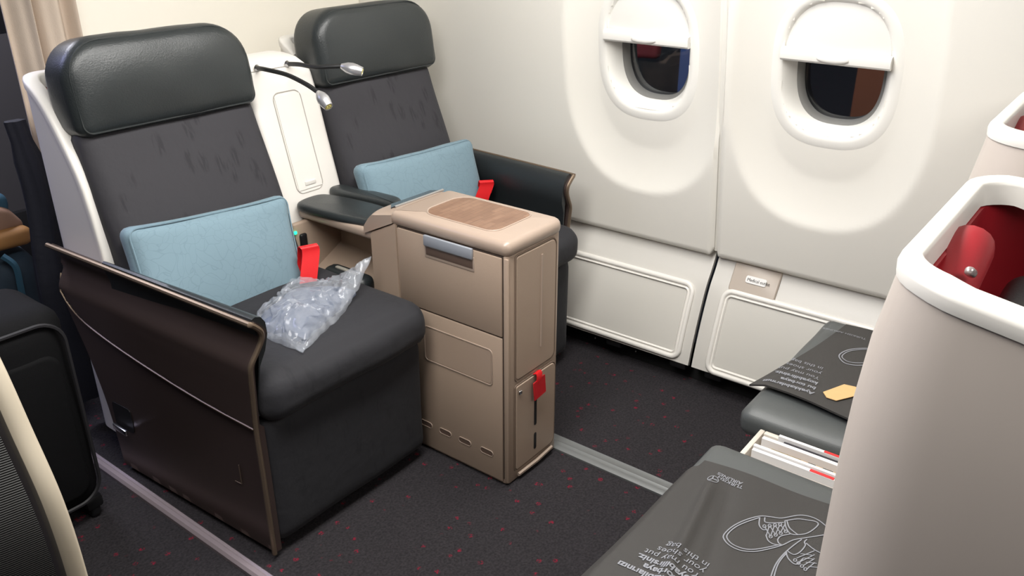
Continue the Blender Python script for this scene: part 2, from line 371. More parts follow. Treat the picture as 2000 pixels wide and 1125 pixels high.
def wall_panel(y0, y1):
    bm = bmesh.new(); st = .0105
    ny = int((y1-y0)/st)+1; ys = lin_(y0, y1, ny); z0 = .423
    zs = lin_(z0, 1.46, 98)+lin_(1.5, 2.06, 8)
    V = {}
    def inside(y, z):
        return any(abs((y-cy)/(HW+.004))**EX+abs((z-cz)/(HH+.004))**EX < 1 for cy, cz in WIN)
    for i, y in enumerate(ys):
        for j, z in enumerate(zs):
            # rounded lower corners and rolled edges
            yy, zz = y, z; r = .028
            ey = min(y-y0, y1-y); dz = z-z0
            if ey < r and dz < r:
                zz = max(z, z0+r-math.sqrt(max(0, r*r-(r-ey)**2)))
            e = min(ey, zz-z0); roll = 0
            if e < .012: roll = .012*(1-math.sqrt(max(0, 1-((.012-e)/.012)**2)))
            p = wallp(yy, zz); p.x += roll; V[i, j] = bm.verts.new(p)
    for i in range(ny-1):
        for j in range(len(zs)-1):
            cy, cz = (ys[i]+ys[i+1])/2, (zs[j]+zs[j+1])/2
            if inside(cy, cz): continue
            bm.faces.new((V[i, j], V[i+1, j], V[i+1, j+1], V[i, j+1]))
    bmesh.ops.remove_doubles(bm, verts=bm.verts, dist=1e-5)
    lo = [v for v in bm.verts if not v.link_faces]
    bmesh.ops.delete(bm, geom=lo, context='VERTS')
    # turned-in lower lip
    low = [e for e in bm.edges if len(e.link_faces) == 1 and all(v.co.z < .46 for v in e.verts)]
    g = bmesh.ops.extrude_edge_only(bm, edges=low)
    for v in [q for q in g['geom'] if isinstance(q, bmesh.types.BMVert)]: v.co.x += .03
    return finish(bm, 'panel', WHITE, wall, angle=50)
wall_panel(1.0135, 2.46); wall_panel(-1.0, 1.0065)
# light joint strip between the two panels
finish(sheet(lambda u, v: Vector((wx(v)+.016, u, v)), [1.002, 1.018], lin_(.44, 2.0, 20), (.006, 0, 0)), 'joint_strip', mat('joint_seal', (225, 222, 214), .5), wall)
# dado
DP = smooth_tab([(.06, 2.240), (.076, 2.2435), (.15, 2.262), (.25, 2.293), (.33, 2.324), (.38, 2.354), (.43, 2.378), (.48, 2.388)])
def dx(z): return interp(DP, z)
for (y0, y1) in ((1.014, 2.4), (-1.0, 1.002)):
    zs = lin_(.076, .47, 30)
    finish(sheet(lambda u, v: Vector((dx(v), u, v)), lin_(y0, y1, 3), zs, (.012, 0, -.004)), 'dado_panel', DADO, wall)
def dmap(a, b2, h): return Vector((dx(b2)-h*.95, a, b2+h*.28))
def dado_frame(y0, y1, z0, z1):
    cy, cz = (y0+y1)/2, (z0+z1)/2; po = rrect(y1-y0, z1-z0, .036, 8)
    # subdivide long sides so the frame follows the curved dado
    def dense(pl):
        out = []
        for (a, b2), (c, d) in zip(pl, pl[1:]+pl[:1]):
            n = max(1, int(math.hypot(c-a, d-b2)/.02))
            for k in range(n): out.append((a+(c-a)*k/n, b2+(d-b2)*k/n))
        return out
    outer = [(cy+a, cz+b2) for a, b2 in dense(po)]
    prof = [(0, -.002), (0, .006), (.003, .010), (.010, .011), (.014, .008), (.016, .003), (.020, .004), (.022, .0075), (.025, .004), (.027, -.002)]
    rings = []
    offs = [offset(outer, o_) for o_, _ in prof]
    for i in range(len(outer)): rings.append([dmap(offs[k][i][0], offs[k][i][1], prof[k][1]) for k in range(len(prof))])
    fr = finish(_closed(rings), 'dado_frame', RIM, wall, angle=60)
    inn = offset(outer, .0255)
    zs = lin_(min(q[1] for q in inn), max(q[1] for q in inn), 16)
    finish(sheet(lambda u, v: dmap(u, v, .0008), [min(q[0] for q in inn)+.0, max(q[0] for q in inn)], lin_(zs[0], zs[-1], 70)[1:-1]), 'access_panel', DADOP, wall)
dado_frame(1.045, 1.62, .082, .332); dado_frame(.33, .957, .075, .343)
# small outlet cover with a paper sticker
po = [(.867+a, .376+b2) for a, b2 in rrect(.150, .085, (.004, .004, .014, .014), 5)]
finish(plate(po, dmap, .007, .003), 'outlet_cover', mat('taupe_cover', (176, 164, 152), .4), wall)
po = [(.862+a, .379+b2) for a, b2 in rrect(.066, .020, .006, 4)]
st = finish(plate(po, lambda a, b2, h: dmap(a, b2, h+.0105), .0008), 'sticker', PAPER, wall)
finish(text_mesh('Medical outlet', .0125, lambda a, b2: dmap(.890-a, .3745+b2, .0125)), 'sticker_lettering', INK, wall)
finish(box(2.300, 2.31, -1.0, 2.4, 0, .13, 0), 'trim_3', GAP)['kind'] = 'structure'
for (y, z) in ((1.40, .03), (1.235, .032)):
    finish(xf(soft((.005, .005, .005), .0049, 3), T(2.297, y, z)), 'rivet', CHROME, bpy.data.objects['trim_3'])
for y in (1.055, .93, 1.30):
    finish(box(2.25, 2.297, y-.03, y+.03, .048, .074, .008), 'bracket', DARK, wall)
# windows
for k, (cy, cz) in enumerate(WIN):
    wn = thing('window_%d' % (k+1), (wx(cz), cy, cz-HH), kind='structure')
    def wp(y, z, d): return Vector((wx(z)+d, y, z))
    def ring(hw, hh, d, dz=0, ex=EX): return [wp(a, b2, d) for a, b2 in sup(cy, cz+dz, hw, hh, 64, ex)]
    D0 = .040
    rings = [ring(HW+.036, HH+.036, D0+.003, -.006), ring(HW+.028, HH+.028, D0-.0012, -.004), ring(HW+.014, HH+.014, D0-.0022, -.001), ring(HW+.004, HH+.004, D0-.0014), ring(HW-.001, HH-.001, D0+.004),
             ring(HW-.006, HH-.006, D0+.012), ring(HW-.014, HH-.014, D0+.03), ring(HW-.022, HH-.022, D0+.055)]
    finish(loft(rings, True, False), 'bezel', BEZEL, wn, angle=70)
    rings = [ring(HW-.020, HH-.020, D0+.054), ring(HW-.026, HH-.026, D0+.058), ring(HW-.032, HH-.032, D0+.066), ring(HW-.034, HH-.034, D0+.085)]
    finish(loft(rings, True, False), 'gasket', mat('window_gasket', (120, 119, 116), .6), wn, angle=70)
    rings = [ring(HW-.034, HH-.034, D0+.085), ring(HW-.034, HH-.034, D0+.125)]
    finish(loft(rings, True, False), 'outer_seal', DARK, wn)
    finish(loft([ring(HW-.0335, HH-.0335, D0+.082), ring(HW-.0335, HH-.0335, D0+.085)]), 'pane', GLASS, wn)
    # sliding shade, pulled down to about half height
    zb = 1.060 + (0 if k == 0 else -.001)
    full = [q for q in sup(cy, cz, HW-.0025, HH-.0025, 160) if q[1] > zb+.031]
    full.sort(key=lambda q: math.atan2(q[1]-cz, q[0]-cy)); cpt = (cy, zb+.031)
    zt = cz+HH-.0025
    def shade_x(y, z):
        t = (z-zb)/(zt-zb); s = (y-cy)/HW
        return wx(z)+D0-.006+.016*t**1.6+.010*s*s
    bm = bmesh.new(); rows = []
    for j in range(15):
        z = zb+.031+(zt-.0006-zb-.031)*(j/14)
        hwz = (HW-.0025)*max(0.0, 1-abs((z-cz)/(HH-.0025))**EX)**(1/EX)
        rows.append([Vector((shade_x(cy+hwz*s, z), cy+hwz*s, z)) for s in lin_(-1, 1, 25)])
    rows2 = [[p+Vector((.004, 0, 0)) for p in r] for r in rows]
    finish(loft([r+[q for q in r2[::-1]] for r, r2 in zip(rows, rows2)]), 'shade', SHADE, wn, angle=50)
    hwb = HW+.002
    prof = [(.006, 0), (-.010, -.001), (-.014, .004), (-.014, .022), (-.010, .031), (.004, .034)]
    bm = loft([[Vector((wx(zb+b2)+D0-.004+a, y, zb+b2)) for a, b2 in prof] for y in lin_(cy-hwb, cy+hwb, 3)])
    finish(bm, 'shade_bar', SHADE, wn, angle=30)
    bm = soft((.010, .042, .011), .0095, 6)
    for v in bm.verts:
        if v.co.z < 0: v.co.z *= 1-(v.co.y/.046)**2
        v.co.x *= 1-.5*(v.co.y/.05)**2
    finish(xf(bm, T(wx(zb)+D0-.018, cy+.002, zb+.012)), 'handle', SHADE, wn)
# rear bulkhead, curtain, dark galley partition seen along the aisle
finish(box(1.10, 2.40, 2.45, 2.50, 0, 2.06, .004), 'wall_back', CREAM)['kind'] = 'structure'
finish(box(-2.6, 2.4, 3.6, 3.64, 0, 2.06, 0), 'wall_galley', GREY)['kind'] = 'structure'
finish(box(.2, 1.6, 3.57, 3.6, 0, .30, .003), 'baseboard_galley', DARK)['kind'] = 'structure'
def curt(u, v):
    x = 1.005+.175*u+.012*math.sin(u*9)*(.4+.6*v)
    y = 2.405+.022*math.sin(u*16+.6)+.008*math.sin(u*31+v*2)
    return Vector((x-.006*(1-v), y, .12+1.9*v))
tag(finish(sheet(curt, lin_(0, 1, 60), lin_(0, 1, 14), (0, .004, 0)), 'aisle_curtain', CURT), 'gathered beige curtain hanging beside the cream bulkhead at the aisle', 'curtain')
# added slabs outside, standing in for reflections in the panes
t = thing('pane_reflection_slabs', (4.2, 1.2, -.5), 'added brown and blue slabs standing in for reflections in the dark windows', 'reflection stand-in')
a = P(1668, 180, 'x', 4.0); c = P(1722, 180, 'x', 4.0)
finish(box(4.0, 4.1, c.y-.02, a.y, -.5, 2.2, 0), 'brown_reflection_slab', REFLBR, t)
finish(box(4.02, 4.12, c.y-.12, c.y-.03, -.5, 2.2, 0), 'dark_reflection_slab', mat('dark_reflection_paint', (66, 40, 32), .8), t)
a = P(1327, 130, 'x', 4.0); c = P(1345, 130, 'x', 4.0)
finish(box(4.0, 4.1, c.y-.05, a.y, -.5, 2.2, 0), 'blue_reflection_slab', REFLBL, t)
a = P(1258, 95, 'x', 4.0)
bm = soft((.04, .09, .05), .03, 6, seed=3, amp=.02)
finish(xf(bm, T(4.0, a.y, a.z)), 'red_reflection_blob', REFLR, t)
area('added_slab_light', (3.0, 1.6, 3.0), (4.0, 1.5, .6), .3, .3, 14, (1, .9, .8))  # added lamp with no seen source, lights the stand-in slabs
# ================================================================== SEATS
def wing_z(tab, y): return interp(tab, y)
REAR = smooth_tab([(1.941, .45), (1.958, .63), (1.993, .822), (2.053, .938), (2.114, 1.02), (2.18, 1.061), (2.24, 1.068)])
FRONT = smooth_tab([(-.75, .45), (-.60, .70), (-.42, .88), (-.2, .985), (-.05, 1.030), (.054, 1.052), (.14, 1.066), (.18, 1.07), (.30, 1.071)])
def make_shell(par, xl, xr, yb, tab, yl, yr, z0=.08, matl=SHELLW, rad=.06, lean=0.0, th=.026, belly=(), rw=(1, 1)):
    """U-shaped privacy shell: left wing, back, right wing; open to -y; heights follow tab(y)"""
    path = []
    for y in lin_(yl, yb-rad, 16): path.append((xl, y, (-1, 0)))
    for k in range(1, 8):
        a = math.pi/2*k/8; path.append((xl+rad-rad*math.cos(a), yb-rad+rad*math.sin(a), (-math.cos(a), math.sin(a))))
    for x in lin_(xl+rad, xr-rad, 10): path.append((x, yb, (0, 1)))
    for k in range(1, 8):
        a = math.pi/2*(1-k/8); path.append((xr-rad+rad*math.cos(a), yb-rad+rad*math.sin(a), (math.cos(a), math.sin(a))))
    for y in lin_(yb-rad, yr, 16): path.append((xr, y, (1, 0)))
    def H(p): return wing_z(tab, p[1])
    def pt(p, d, z): # d: inward distance; shell tucks in towards the floor
        k = -interp(belly, H(p)-z) if belly else 0
        return Vector((p[0]-p[2][0]*(d+k), p[1]-p[2][1]*(d+k), z))
    nz = 12
    outer = [[pt(p, 0, z0+(H(p)-.016-z0)*j/(nz-1)) for j in range(nz)] for p in path]
    inner = [[pt(p, th, z0+(H(p)-.016-z0)*j/(nz-1)) for j in range(nz)][::-1] for p in path]
    finish(loft([o_+i_ for o_, i_ in zip(outer, inner)]), 'shell', matl, par, angle=45)
    # rim cap
    rings = []
    for i, p in enumerate(path):
        h = H(p)
        prof = [(-.003, -.020), (-.004, -.006), (-.002, -.001), (.003, .001), (.028, .001), (.032, -.001), (.034, -.006), (.036, -.034), (.026, -.034)]
        a = path[max(i-1, 0)]; c = path[min(i+1, len(path)-1)]
        ds = math.hypot(c[0]-a[0], c[1]-a[1]); sl = (H(c)-H(a))/ds if ds else 0
        tang = Vector((c[0]-a[0], c[1]-a[1], H(c)-H(a))).normalized()
        up = Vector((0, 0, 1)); up = (up-tang*up.dot(tang)).normalized()
        inw = Vector((-p[2][0], -p[2][1], 0))
        rings.append([Vector((p[0], p[1], h))+inw*(d*(rw[0]*abs(p[2][0])+rw[1]*(1-abs(p[2][0])))) +up*z for d, z in prof])
    finish(loft(rings), 'shell_rim', RIM, par, angle=50)
    # red lining just inside
    lin_in = [[pt(p, th+.002, .35+(H(p)-.036-.35)*j/7) for j in range(8)] for p in path if H(p) > .5]
    lin_in2 = [[q+Vector((-p[2][0], -p[2][1], 0))*.010 for q in r] for r, p in zip(lin_in, [p for p in path if H(p) > .5])]
    finish(loft([a+c[::-1] for a, c in zip(lin_in, lin_in2)]), 'red_lining', RED, par, angle=45)
BACK_LEAN = math.atan(.36)
def make_seat(c, s, label, tone):
    """business seat facing -y, centre x=c; s=-1: outer arm on the left, +1: on the right"""
    t = thing('airline_seat', (c, 1.8, 0), label, 'seat', 'pair of business seats by the window wall')
    hx = .25 if s < 0 else .235
    # leg rest, cushion, pedestal
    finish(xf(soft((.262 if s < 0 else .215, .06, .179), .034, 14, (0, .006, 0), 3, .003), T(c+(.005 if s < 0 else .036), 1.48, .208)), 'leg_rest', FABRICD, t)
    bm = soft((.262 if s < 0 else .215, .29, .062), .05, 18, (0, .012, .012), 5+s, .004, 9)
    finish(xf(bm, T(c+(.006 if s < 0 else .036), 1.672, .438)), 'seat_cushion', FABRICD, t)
    finish(box(c+(-.23 if s < 0 else -.17), c+.225, 1.50, 2.05, .02, .39, .01), 'pedestal', DARK, t)
    # backrest
    L_ = .56
    bm = soft((hx, .055, L_/2), .035, 18, (0, .014, 0), 9+s, .004, 7)
    M = T(c-.004, 1.90+.055, .665) @ RX(-BACK_LEAN) @ T(0, 0, .02)
    finish(xf(bm, M), 'backrest', FABRIC, t)
    # headrest
    po = rrect(.50 if s < 0 else .492, .228, (.112, .095, .032, .032), 10)
    dense = []
    for (a, b2), (e, d) in zip(po, po[1:]+po[:1]):
        n = max(1, int(math.hypot(e-a, d-b2)/.03))
        for k in range(n): dense.append((a+(e-a)*k/n, b2+(d-b2)*k/n))
    bm = puffy(dense, .125, .030, 0, 6, 9)
    for v in bm.verts:
        v.co += Vector([noise.noise(v.co*9+Vector((s*5, i*7, 1))) for i in range(3)])*.004
        f_ = max(0, 1-(v.co.x/.25)**4)*max(0, 1-(v.co.z/.113)**2); v.co.y -= .026*f_ if v.co.y < .05 else 0
        v.co.x *= 1+.012*(1-(v.co.z/.113)**2)
    M = T(c-.004, 1.992, 1.053) @ RX(-.15)
    hr = finish(xf(bm, M), 'headrest', LEATH, t, angle=60)
    pp = [M @ Vector((a, .004, b2)) for a, b2 in offset(dense, .010)]
    finish(tube(pp, .0026, 6, closed=True), 'piping', LEATH, hr)
    # outer arm: flared metallic panel with leather inside
    xo = .903 if s < 0 else 2.182          # outer plane at the front
    xbk = .866 if s < 0 else 2.238
    prof = smooth_tab([(.02, 0), (.30, 0), (.44, .002), (.51, .005), (.545, .004), (.575, -.012), (.600, -.024), (.622, -.024), (.642, -.008), (.652, .004)], 6)
    def yf(z): return (1.425 if s < 0 else 1.458)-((.040 if s < 0 else .022)*max(0, (z-.36)/.292)**1.4)
    YB = smooth_tab([(0, 2.05), (.02, 2.05), (.2, 2.07), (.35, 2.11), (.46, 2.15), (.55, 2.165), (.66, 2.165)], 4)
    crease = smooth_tab([(1.36, .376), (1.6, .386), (1.83, .412), (2.0, .442), (2.09, .472), (2.14, .52), (2.166, .59)])
    def px_(y, z, extra=0):
        k = (y-1.41)/.79
        zc = interp(crease, y); up = .5+.5*max(-1, min(1, (z-zc)/.006))
        o_ = interp(prof, z)+.011*up-.011+extra
        return xo+(xbk-xo)*k+s*o_
    zs = sorted(set([p[0] for p in prof]+lin_(.02, .42, 26)+lin_(.36, .56, 44)))
    us = lin_(0, 1, 44)
    def F_(u, z, e=0):
        y = yf(z)+(interp(YB, z)-yf(z))*u
        return Vector((px_(y, z, e), y, z))
    finish(sheet(lambda u, v: F_(u, v), us, zs, lambda u, v: F_(u, v, -.018)), 'arm_panel', BROWN, t, angle=60)
    # raised crease line
    pts = [Vector((px_(y, z+.006)+s*-.002, y, z)) for y, z in [(y, interp(crease, y)) for y in lin_(yf(.38), 2.160, 50)]]
    finish(tube(pts, .0028, 6), 'crease_bead', TRIMT, t)
    # trim along the top edge and down the front edge
    top = [F_(u, .652) for u in lin_(1, 0, 20)]
    fr = [Vector((xo+s*interp(prof, z), yf(z), z)) for z in sorted([p[0] for p in prof]+lin_(.03, .4, 8), reverse=True)]
    path = [q+Vector((-s*.004, 0, .000)) for q in top[:-1]]+[fr[0]+Vector((-s*.005, -.002, 0))]+[q+Vector((-s*.006, -.001, 0)) for q in fr[1:]]
    finish(tube(path, lambda q: .0062, 8), 'edge_trim', TRIMT, t)
    # leather inside of the arm: rolled top then flat wall
    pr = [(-.010, .648), (-.012, .657), (-.020, .660), (-.034, .655), (-.046, .638), (-.052, .605), (-.046, .565), (-.032, .53), (-.028, .47), (-.028, .40), (-.020, .40), (-.030, .60)]
    rings = []
    for k, y in enumerate(lin_(1.392, 1.93, 24)):
        f = 1-.0*k; q = []
        for d, z in pr:
            yy = y+(yf(z)-yf(.65)+(0 if s < 0 else .05))*(1-(y-1.392)/.55)
            sh = xo+(xbk-xo)*(yy-1.41)/.79
            q.append(Vector((sh+s*d*(1-(.40 if s < 0 else 0)*k/23), yy, z)))
        rings.append(q)
    finish(loft(rings), 'arm_pad', LEATHP, t, angle=50)
    # small cover marks on the outer panel
    if s < 0:
        q = [Vector((px_(1.53, .2)-.0012, 1.515+a, .215+b2)) for a, b2 in ((.0, .025), (.0, -.03), (.026, -.033))]
        finish(tube(q, .0013, 5), 'panel_mark', TRIMT, t)
        po = [(2.00+a, .19+b2) for a, b2 in rrect(.085, .075, .012, 4)]
        finish(plate(po, lambda a, b2, h: Vector((px_(a, b2)-.0005-h, a, b2)), .0015), 'grip_recess', DARK, t)
        finish(box(.868, .876, 1.97, 2.035, .150, .166, .002), 'grip_lip', CHROME, t)
    return t
seat1 = make_seat(1.180, -1, 'aisle-side charcoal seat with bronze outer arm panel and blue pillow', 0)
seat2 = make_seat(1.912, 1, 'charcoal seat nearest the window wall, behind the beige console', 1)
make_shell(seat1, .910, 1.430, 2.222, REAR, 1.95, 2.15)
make_shell(seat2, 1.672, 2.180, 2.222, REAR, 2.12, 2.13)
# dark slots along the foot of the aisle side shell
for k in range(8):
    finish(box(.9065, .9105, 2.140, 2.148, .32+.028*k, .334+.028*k, 0), 'vent_slot', DARK, seat1)
# seat belts (red webbing loops)
def belt(par, pts, wd, nrm):
    pts = crom(pts, 8); n = Vector(nrm).normalized()
    rings = []
    for i, p in enumerate(pts):
        t_ = (pts[min(i+1, len(pts)-1)]-pts[max(i-1, 0)]).normalized(); s_ = Vector(wd).normalized()*(Vector(wd).length/2)
        nn = t_.cross(s_).normalized()*.0012
        rings.append([p-s_-nn, p+s_-nn, p+s_+nn, p-s_+nn])
    o = finish(loft(rings), 'seat_belt', BELT, par, angle=60); o['label'] = 'red webbing seat belt'; return o
a = P(602, 556, 'y', 1.72); b2_ = P(604, 482, 'y', 1.735)
belt(seat1, [a+Vector((0, .0, -.05)), a, b2_+Vector((0, -.004, -.02)), b2_, b2_+Vector((.004, .018, -.006)), b2_+Vector((.006, .03, -.06)), a+Vector((.01, .04, -.04))], Vector((.045, -.018, 0)), (0, 1, 0))
a = P(940, 392, 'y', 1.74); b2_ = P(950, 355, 'y', 1.735)
belt(seat2, [a+Vector((0, .01, -.06)), a, b2_+Vector((0, 0, -.015)), b2_, b2_+Vector((.012, .014, -.004)), b2_+Vector((.018, .024, -.05))], Vector((.05, -.02, -.006)), (0, 1, 0))
# ------------------------------------------------------------------ divider between the seat backs
dv = thing('seat_divider', (1.56, 2.08, 0), 'white plastic divider panel between the two seat backs', 'divider')
DVY = smooth_tab([(.55, 1.925), (.655, 1.948), (.8, 1.985), (.95, 2.022), (1.0, 2.04), (1.03, 2.062), (1.045, 2.10)])
def dvf(x, z): return Vector((x, interp(DVY, z), z))
def dvtop(x): return 1.040 - .0*(x-1.45) + .0
xs = lin_(1.432, 1.668, 14)
def dvs(u, v):
    zt = 1.045-.07*max(0, (u-1.60)/.068)**2.2
    z = .55+(zt-.55)*v; p = dvf(u, z); e = min(u-1.432, 1.668-u)
    if e < .02: p.y += .02*(1-math.sqrt(max(0, 1-((.02-e)/.02)**2)))
    return p
finish(sheet(dvs, sorted(set(xs+[1.434, 1.437, 1.442, 1.447, 1.653, 1.658, 1.663, 1.666])), lin_(0, 1, 40), lambda u, v: Vector((u, 2.14, dvs(u, v).z))), 'panel', SHELLW, dv, angle=40)
po = rrect(.098, .285, .022, 6)
po = [(1.548+a-.0*(b2), .805+b2) for a, b2 in po]
dense = []
for (a, b2), (e, d) in zip(po, po[1:]+po[:1]):
    n = max(1, int(math.hypot(e-a, d-b2)/.02))
    for k in range(n): dense.append((a+(e-a)*k/n, b2+(d-b2)*k/n))
finish(tube([dvf(a, b2)+Vector((0, -.0005, 0)) for a, b2 in dense], .0016, 5, closed=True), 'door_outline', mat('divider_groove', (170, 165, 158), .6), dv)
door = finish(sheet(lambda u, v: dvf(u, v)+Vector((0, -.0025, 0)), lin_(1.504, 1.592, 3), lin_(.672, .938, 20), (0, .002, 0)), 'storage_door', SHELLW, dv)
finish(xf(soft((.02, .003, .007), .0029, 5), T(1.55, interp(DVY, .69)-.004, .688)), 'latch', RIM, door)
finish(tube([dvf(1.434+.234*k/12, 1.012-.02*(max(0, (1.434+.234*k/12-1.6)/.068)**2))+Vector((0, -.0006, 0)) for k in range(13)], .0013, 5), 'cap_seam', mat('divider_groove', (170, 165, 158), .6), dv)
# ------------------------------------------------------------------ reading lamps
def reading_lamp(base, mid, head, tip, label):
    t = thing('reading_lamp', base, label, 'lamp', 'gooseneck reading lamps')
    base = Vector(base); head = Vector(head); tip = Vector(tip)
    d0 = Vector((0, -1, 0))
    finish(tube([base+Vector((0, .003, 0)), base, base+d0*.007], lambda q: .0095-.003*q, 12), 'mount', CHROME, t)
    finish(tube(crom([base]+mid+[head], 8), .0065, 8), 'stalk', STALK, t)
    ax = (tip-head); Ln = ax.length; ax.normalize()
    R = [(0, .0068), (.10, .0100), (.28, .0150), (.5, .0172), (.72, .0160), (.92, .0132), (1.0, .0125), (1.0, .0105), (.97, .0100)]
    a = Vector((0, 0, 1)); a = (a-ax*a.dot(ax)).normalized(); b2 = ax.cross(a)
    rings = [[head+ax*(Ln*q)+(a*math.cos(w_)+b2*math.sin(w_))*r for w_ in [2*math.pi*k/20 for k in range(20)]] for q, r in R]
    hd = finish(loft(rings), 'lamp_head', CHROMEL, t, angle=50)
    ln = [[head+ax*(Ln*q)+(a*math.cos(w_)+b2*math.sin(w_))*r for w_ in [2*math.pi*k/16 for k in range(16)]] for q, r in ((.972, .0098), (.985, .0098), (.992, .006))]
    finish(loft(ln), 'lens', LENS, hd)
    for k in range(5):
        w_ = 2*math.pi*k/5; c = head+ax*(Ln*.99)+(a*math.cos(w_)+b2*math.sin(w_))*.0055
        finish(xf(soft((.0018, .0018, .0018), .0017, 2), T(*c)), 'diode', LENS, hd)
    return t
yb_ = interp(DVY, 1.01)
reading_lamp(P(503, 133, 'y', yb_-.004), [P(520, 136, 'y', 1.985), P(560, 146, 'y', 1.91), P(597, 164, 'y', 1.84)], P(621, 180, 'y', 1.80), P(642, 209, 'y', 1.755), 'silver gooseneck reading lamp hanging lower, nearer the aisle seat')
reading_lamp(P(562, 125, 'y', yb_-.004), [P(585, 126, 'y', 1.985), P(615, 131, 'y', 1.93), P(645, 130, 'y', 1.89)], P(666, 129, 'y', 1.865), P(708, 140, 'y', 1.815), 'silver gooseneck reading lamp held level in front of window seat headrest')
# ------------------------------------------------------------------ console
X0, X1, Y0, Y1, ZC = 1.474, 1.706, 1.148, 1.62, .690
con = thing('center_console', (1.585, 1.4, 0), 'beige plastic cabinet console with wood inlay top between the seats', 'console')
def rbox_plan(x0, x1, y0, y1, z0, z1, r, bev, nseg=6):
    po = rrect(x1-x0, y1-y0, r, nseg); cx, cy = (x0+x1)/2, (y0+y1)/2
    rings = [[(cx+a, cy+b2, z0) for a, b2 in offset(po, bev)]]
    for k in range(4):
        w_ = math.pi/2*k/3; rings.append([(cx+a, cy+b2, z0+bev*(1-math.cos(w_))) for a, b2 in offset(po, bev*(1-math.sin(w_)))])
    for k in range(5):
        w_ = math.pi/2*k/4; rings.append([(cx+a, cy+b2, z1-bev*(1-math.sin(w_))) for a, b2 in offset(po, bev*(1-math.cos(w_)))])
    return loft(rings)
finish(rbox_plan(X0, X1, Y0+.006, 1.53, .004, .672, (.004, .004, .012, .022), .003), 'body', BEIGE, con)
finish(loft([[(x, 1.528, .004), (x, Y1, .004), (x, Y1, .630), (x, 1.528, .676)] for x in (X0, X1)]), 'rear_body', BEIGE, con)
finish(rbox_plan(X0-.005, X1+.002, Y0-.001, 1.545, .668, .709, (.022, .016, .022, .03), .017), 'top_cap', BEIGE2, con)
finish(sheet(lambda u, v: Vector((X0-.005+(X1-X0+.007)*u, 1.535+.110*v, .7085-.016*min(1, v/.68)-.040*max(0, (v-.68)/.32)**1.3-.010*(2*u-1)**6)), lin_(0, 1, 22), lin_(0, 1, 22), lambda u, v: Vector((X0-.005+(X1-X0+.007)*u, 1.535+.110*v, .675-.052*v))), 'cap_rear', BEIGE2, con, angle=50)
po = [(1.597+a, 1.347+b2) for a, b2 in rrect(.165, .245, (.045, .045, .03, .03), 8)]
finish(plate(po, lambda a, b2, h: Vector((a, b2, .7075+h)), .002, .0008), 'wood_inlay', WOOD, con)
rim_ = [Vector((a, b2, .7088)) for a, b2 in [(1.597+p[0], 1.347+p[1]) for p in rrect(.170, .250, (.047, .047, .032, .032), 8)]]
finish(tube(rim_, .0028, 6, closed=True), 'inlay_rim', BEIGE2, con)
# side faces: thin slabs on the body, dark gap behind
def side_slab(name, y0, y1, z0, z1, pr=.005, bev=.003, mt=BEIGE): return finish(box(X0-pr, X0+.004, y0, y1, z0, z1, bev), name, mt, con)
finish(box(X0-.001, X0+.002, 1.165, 1.520, .02, .672, 0), 'side_gap', mat('console_gap', (60, 48, 40), .8), con)
up = side_slab('flap_door', 1.168, 1.518, .454, .668)
side_slab('side_lower', 1.168, 1.518, .012, .450)
finish(loft([[(x, 1.523, .012), (x, 1.619, .012), (x, 1.619, .628), (x, 1.523, .676)] for x in (X0-.005, X0+.003)]), 'side_rear', BEIGE, con)
side_slab('corner_post', 1.1495, 1.164, .012, .668, .003)
finish(box(X0-.0065, X0-.003, 1.252, 1.418, .610, .650, .012, 4), 'handle_recess', BEIGE2, up)
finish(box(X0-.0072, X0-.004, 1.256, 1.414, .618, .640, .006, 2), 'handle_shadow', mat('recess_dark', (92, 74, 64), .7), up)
finish(box(X0-.014, X0-.005, 1.254, 1.416, .645, .674, .003, 2), 'handle', HANDLE, up)
po = [(1.317+a, .355+b2) for a, b2 in rrect(.236, .104, .012, 5)]
finish(tube([Vector((X0-.0052, a, b2)) for a, b2 in po], .0022, 5, closed=True), 'recess_edge', BEIGE2, con)
po = [(1.317+a, .355+b2) for a, b2 in rrect(.228, .096, .010, 5)]
finish(plate(po, lambda a, b2, h: Vector((X0-.0053-h, a, b2)), .0008), 'recess_panel', mat('beige_recess', (172, 151, 134), .45, bump=.05, bscale=420), con)
for yc in (1.222, 1.300, 1.372, 1.444):
    po = [(yc+a, .088+b2) for a, b2 in rrect(.044, .017, .008, 5)]
    finish(plate(po, lambda a, b2, h: Vector((X0-.0053-h, a, b2)), .0006), 'vent_slot', mat('recess_dark', (92, 74, 64), .7), con)
    finish(tube([Vector((X0-.0056, a, b2)) for a, b2 in po], .0014, 5, closed=True), 'slot_lip', BEIGE2, con)
# front (end) face
def fmap(a, b2, h): return Vector((a, Y0+.006-h, b2))
po = [(1.592+a, .490+b2) for a, b2 in rrect(.168, .345, (.02, .008, .008, .02), 6)]
fp = finish(plate(po, fmap, .004, .002), 'front_panel', BEIGE, con)
po2 = [(1.592+a, .490+b2) for a, b2 in rrect(.174, .352, (.022, .010, .010, .022), 6)]
finish(tube([fmap(a, b2, .001) for a, b2 in po2], .0024, 5, closed=True), 'panel_groove', mat('beige_groove', (120, 102, 88), .6), con)
finish(tube([fmap(1.612, .638, .0042), fmap(1.612, .375, .0042)], .0036, 6), 'rib', BEIGE2, fp)
po = [(1.594+a, .168+b2) for a, b2 in rrect(.176, .262, (.02, .006, .006, .02), 6)]
fd = finish(plate(po, fmap, .005, .002), 'front_door', BEIGE, con)
po2 = [(1.594+a, .168+b2) for a, b2 in rrect(.182, .268, (.022, .008, .008, .022), 6)]
finish(tube([fmap(a, b2, .001) for a, b2 in po2], .0024, 5, closed=True), 'door_groove', mat('beige_groove', (120, 102, 88), .6), con)
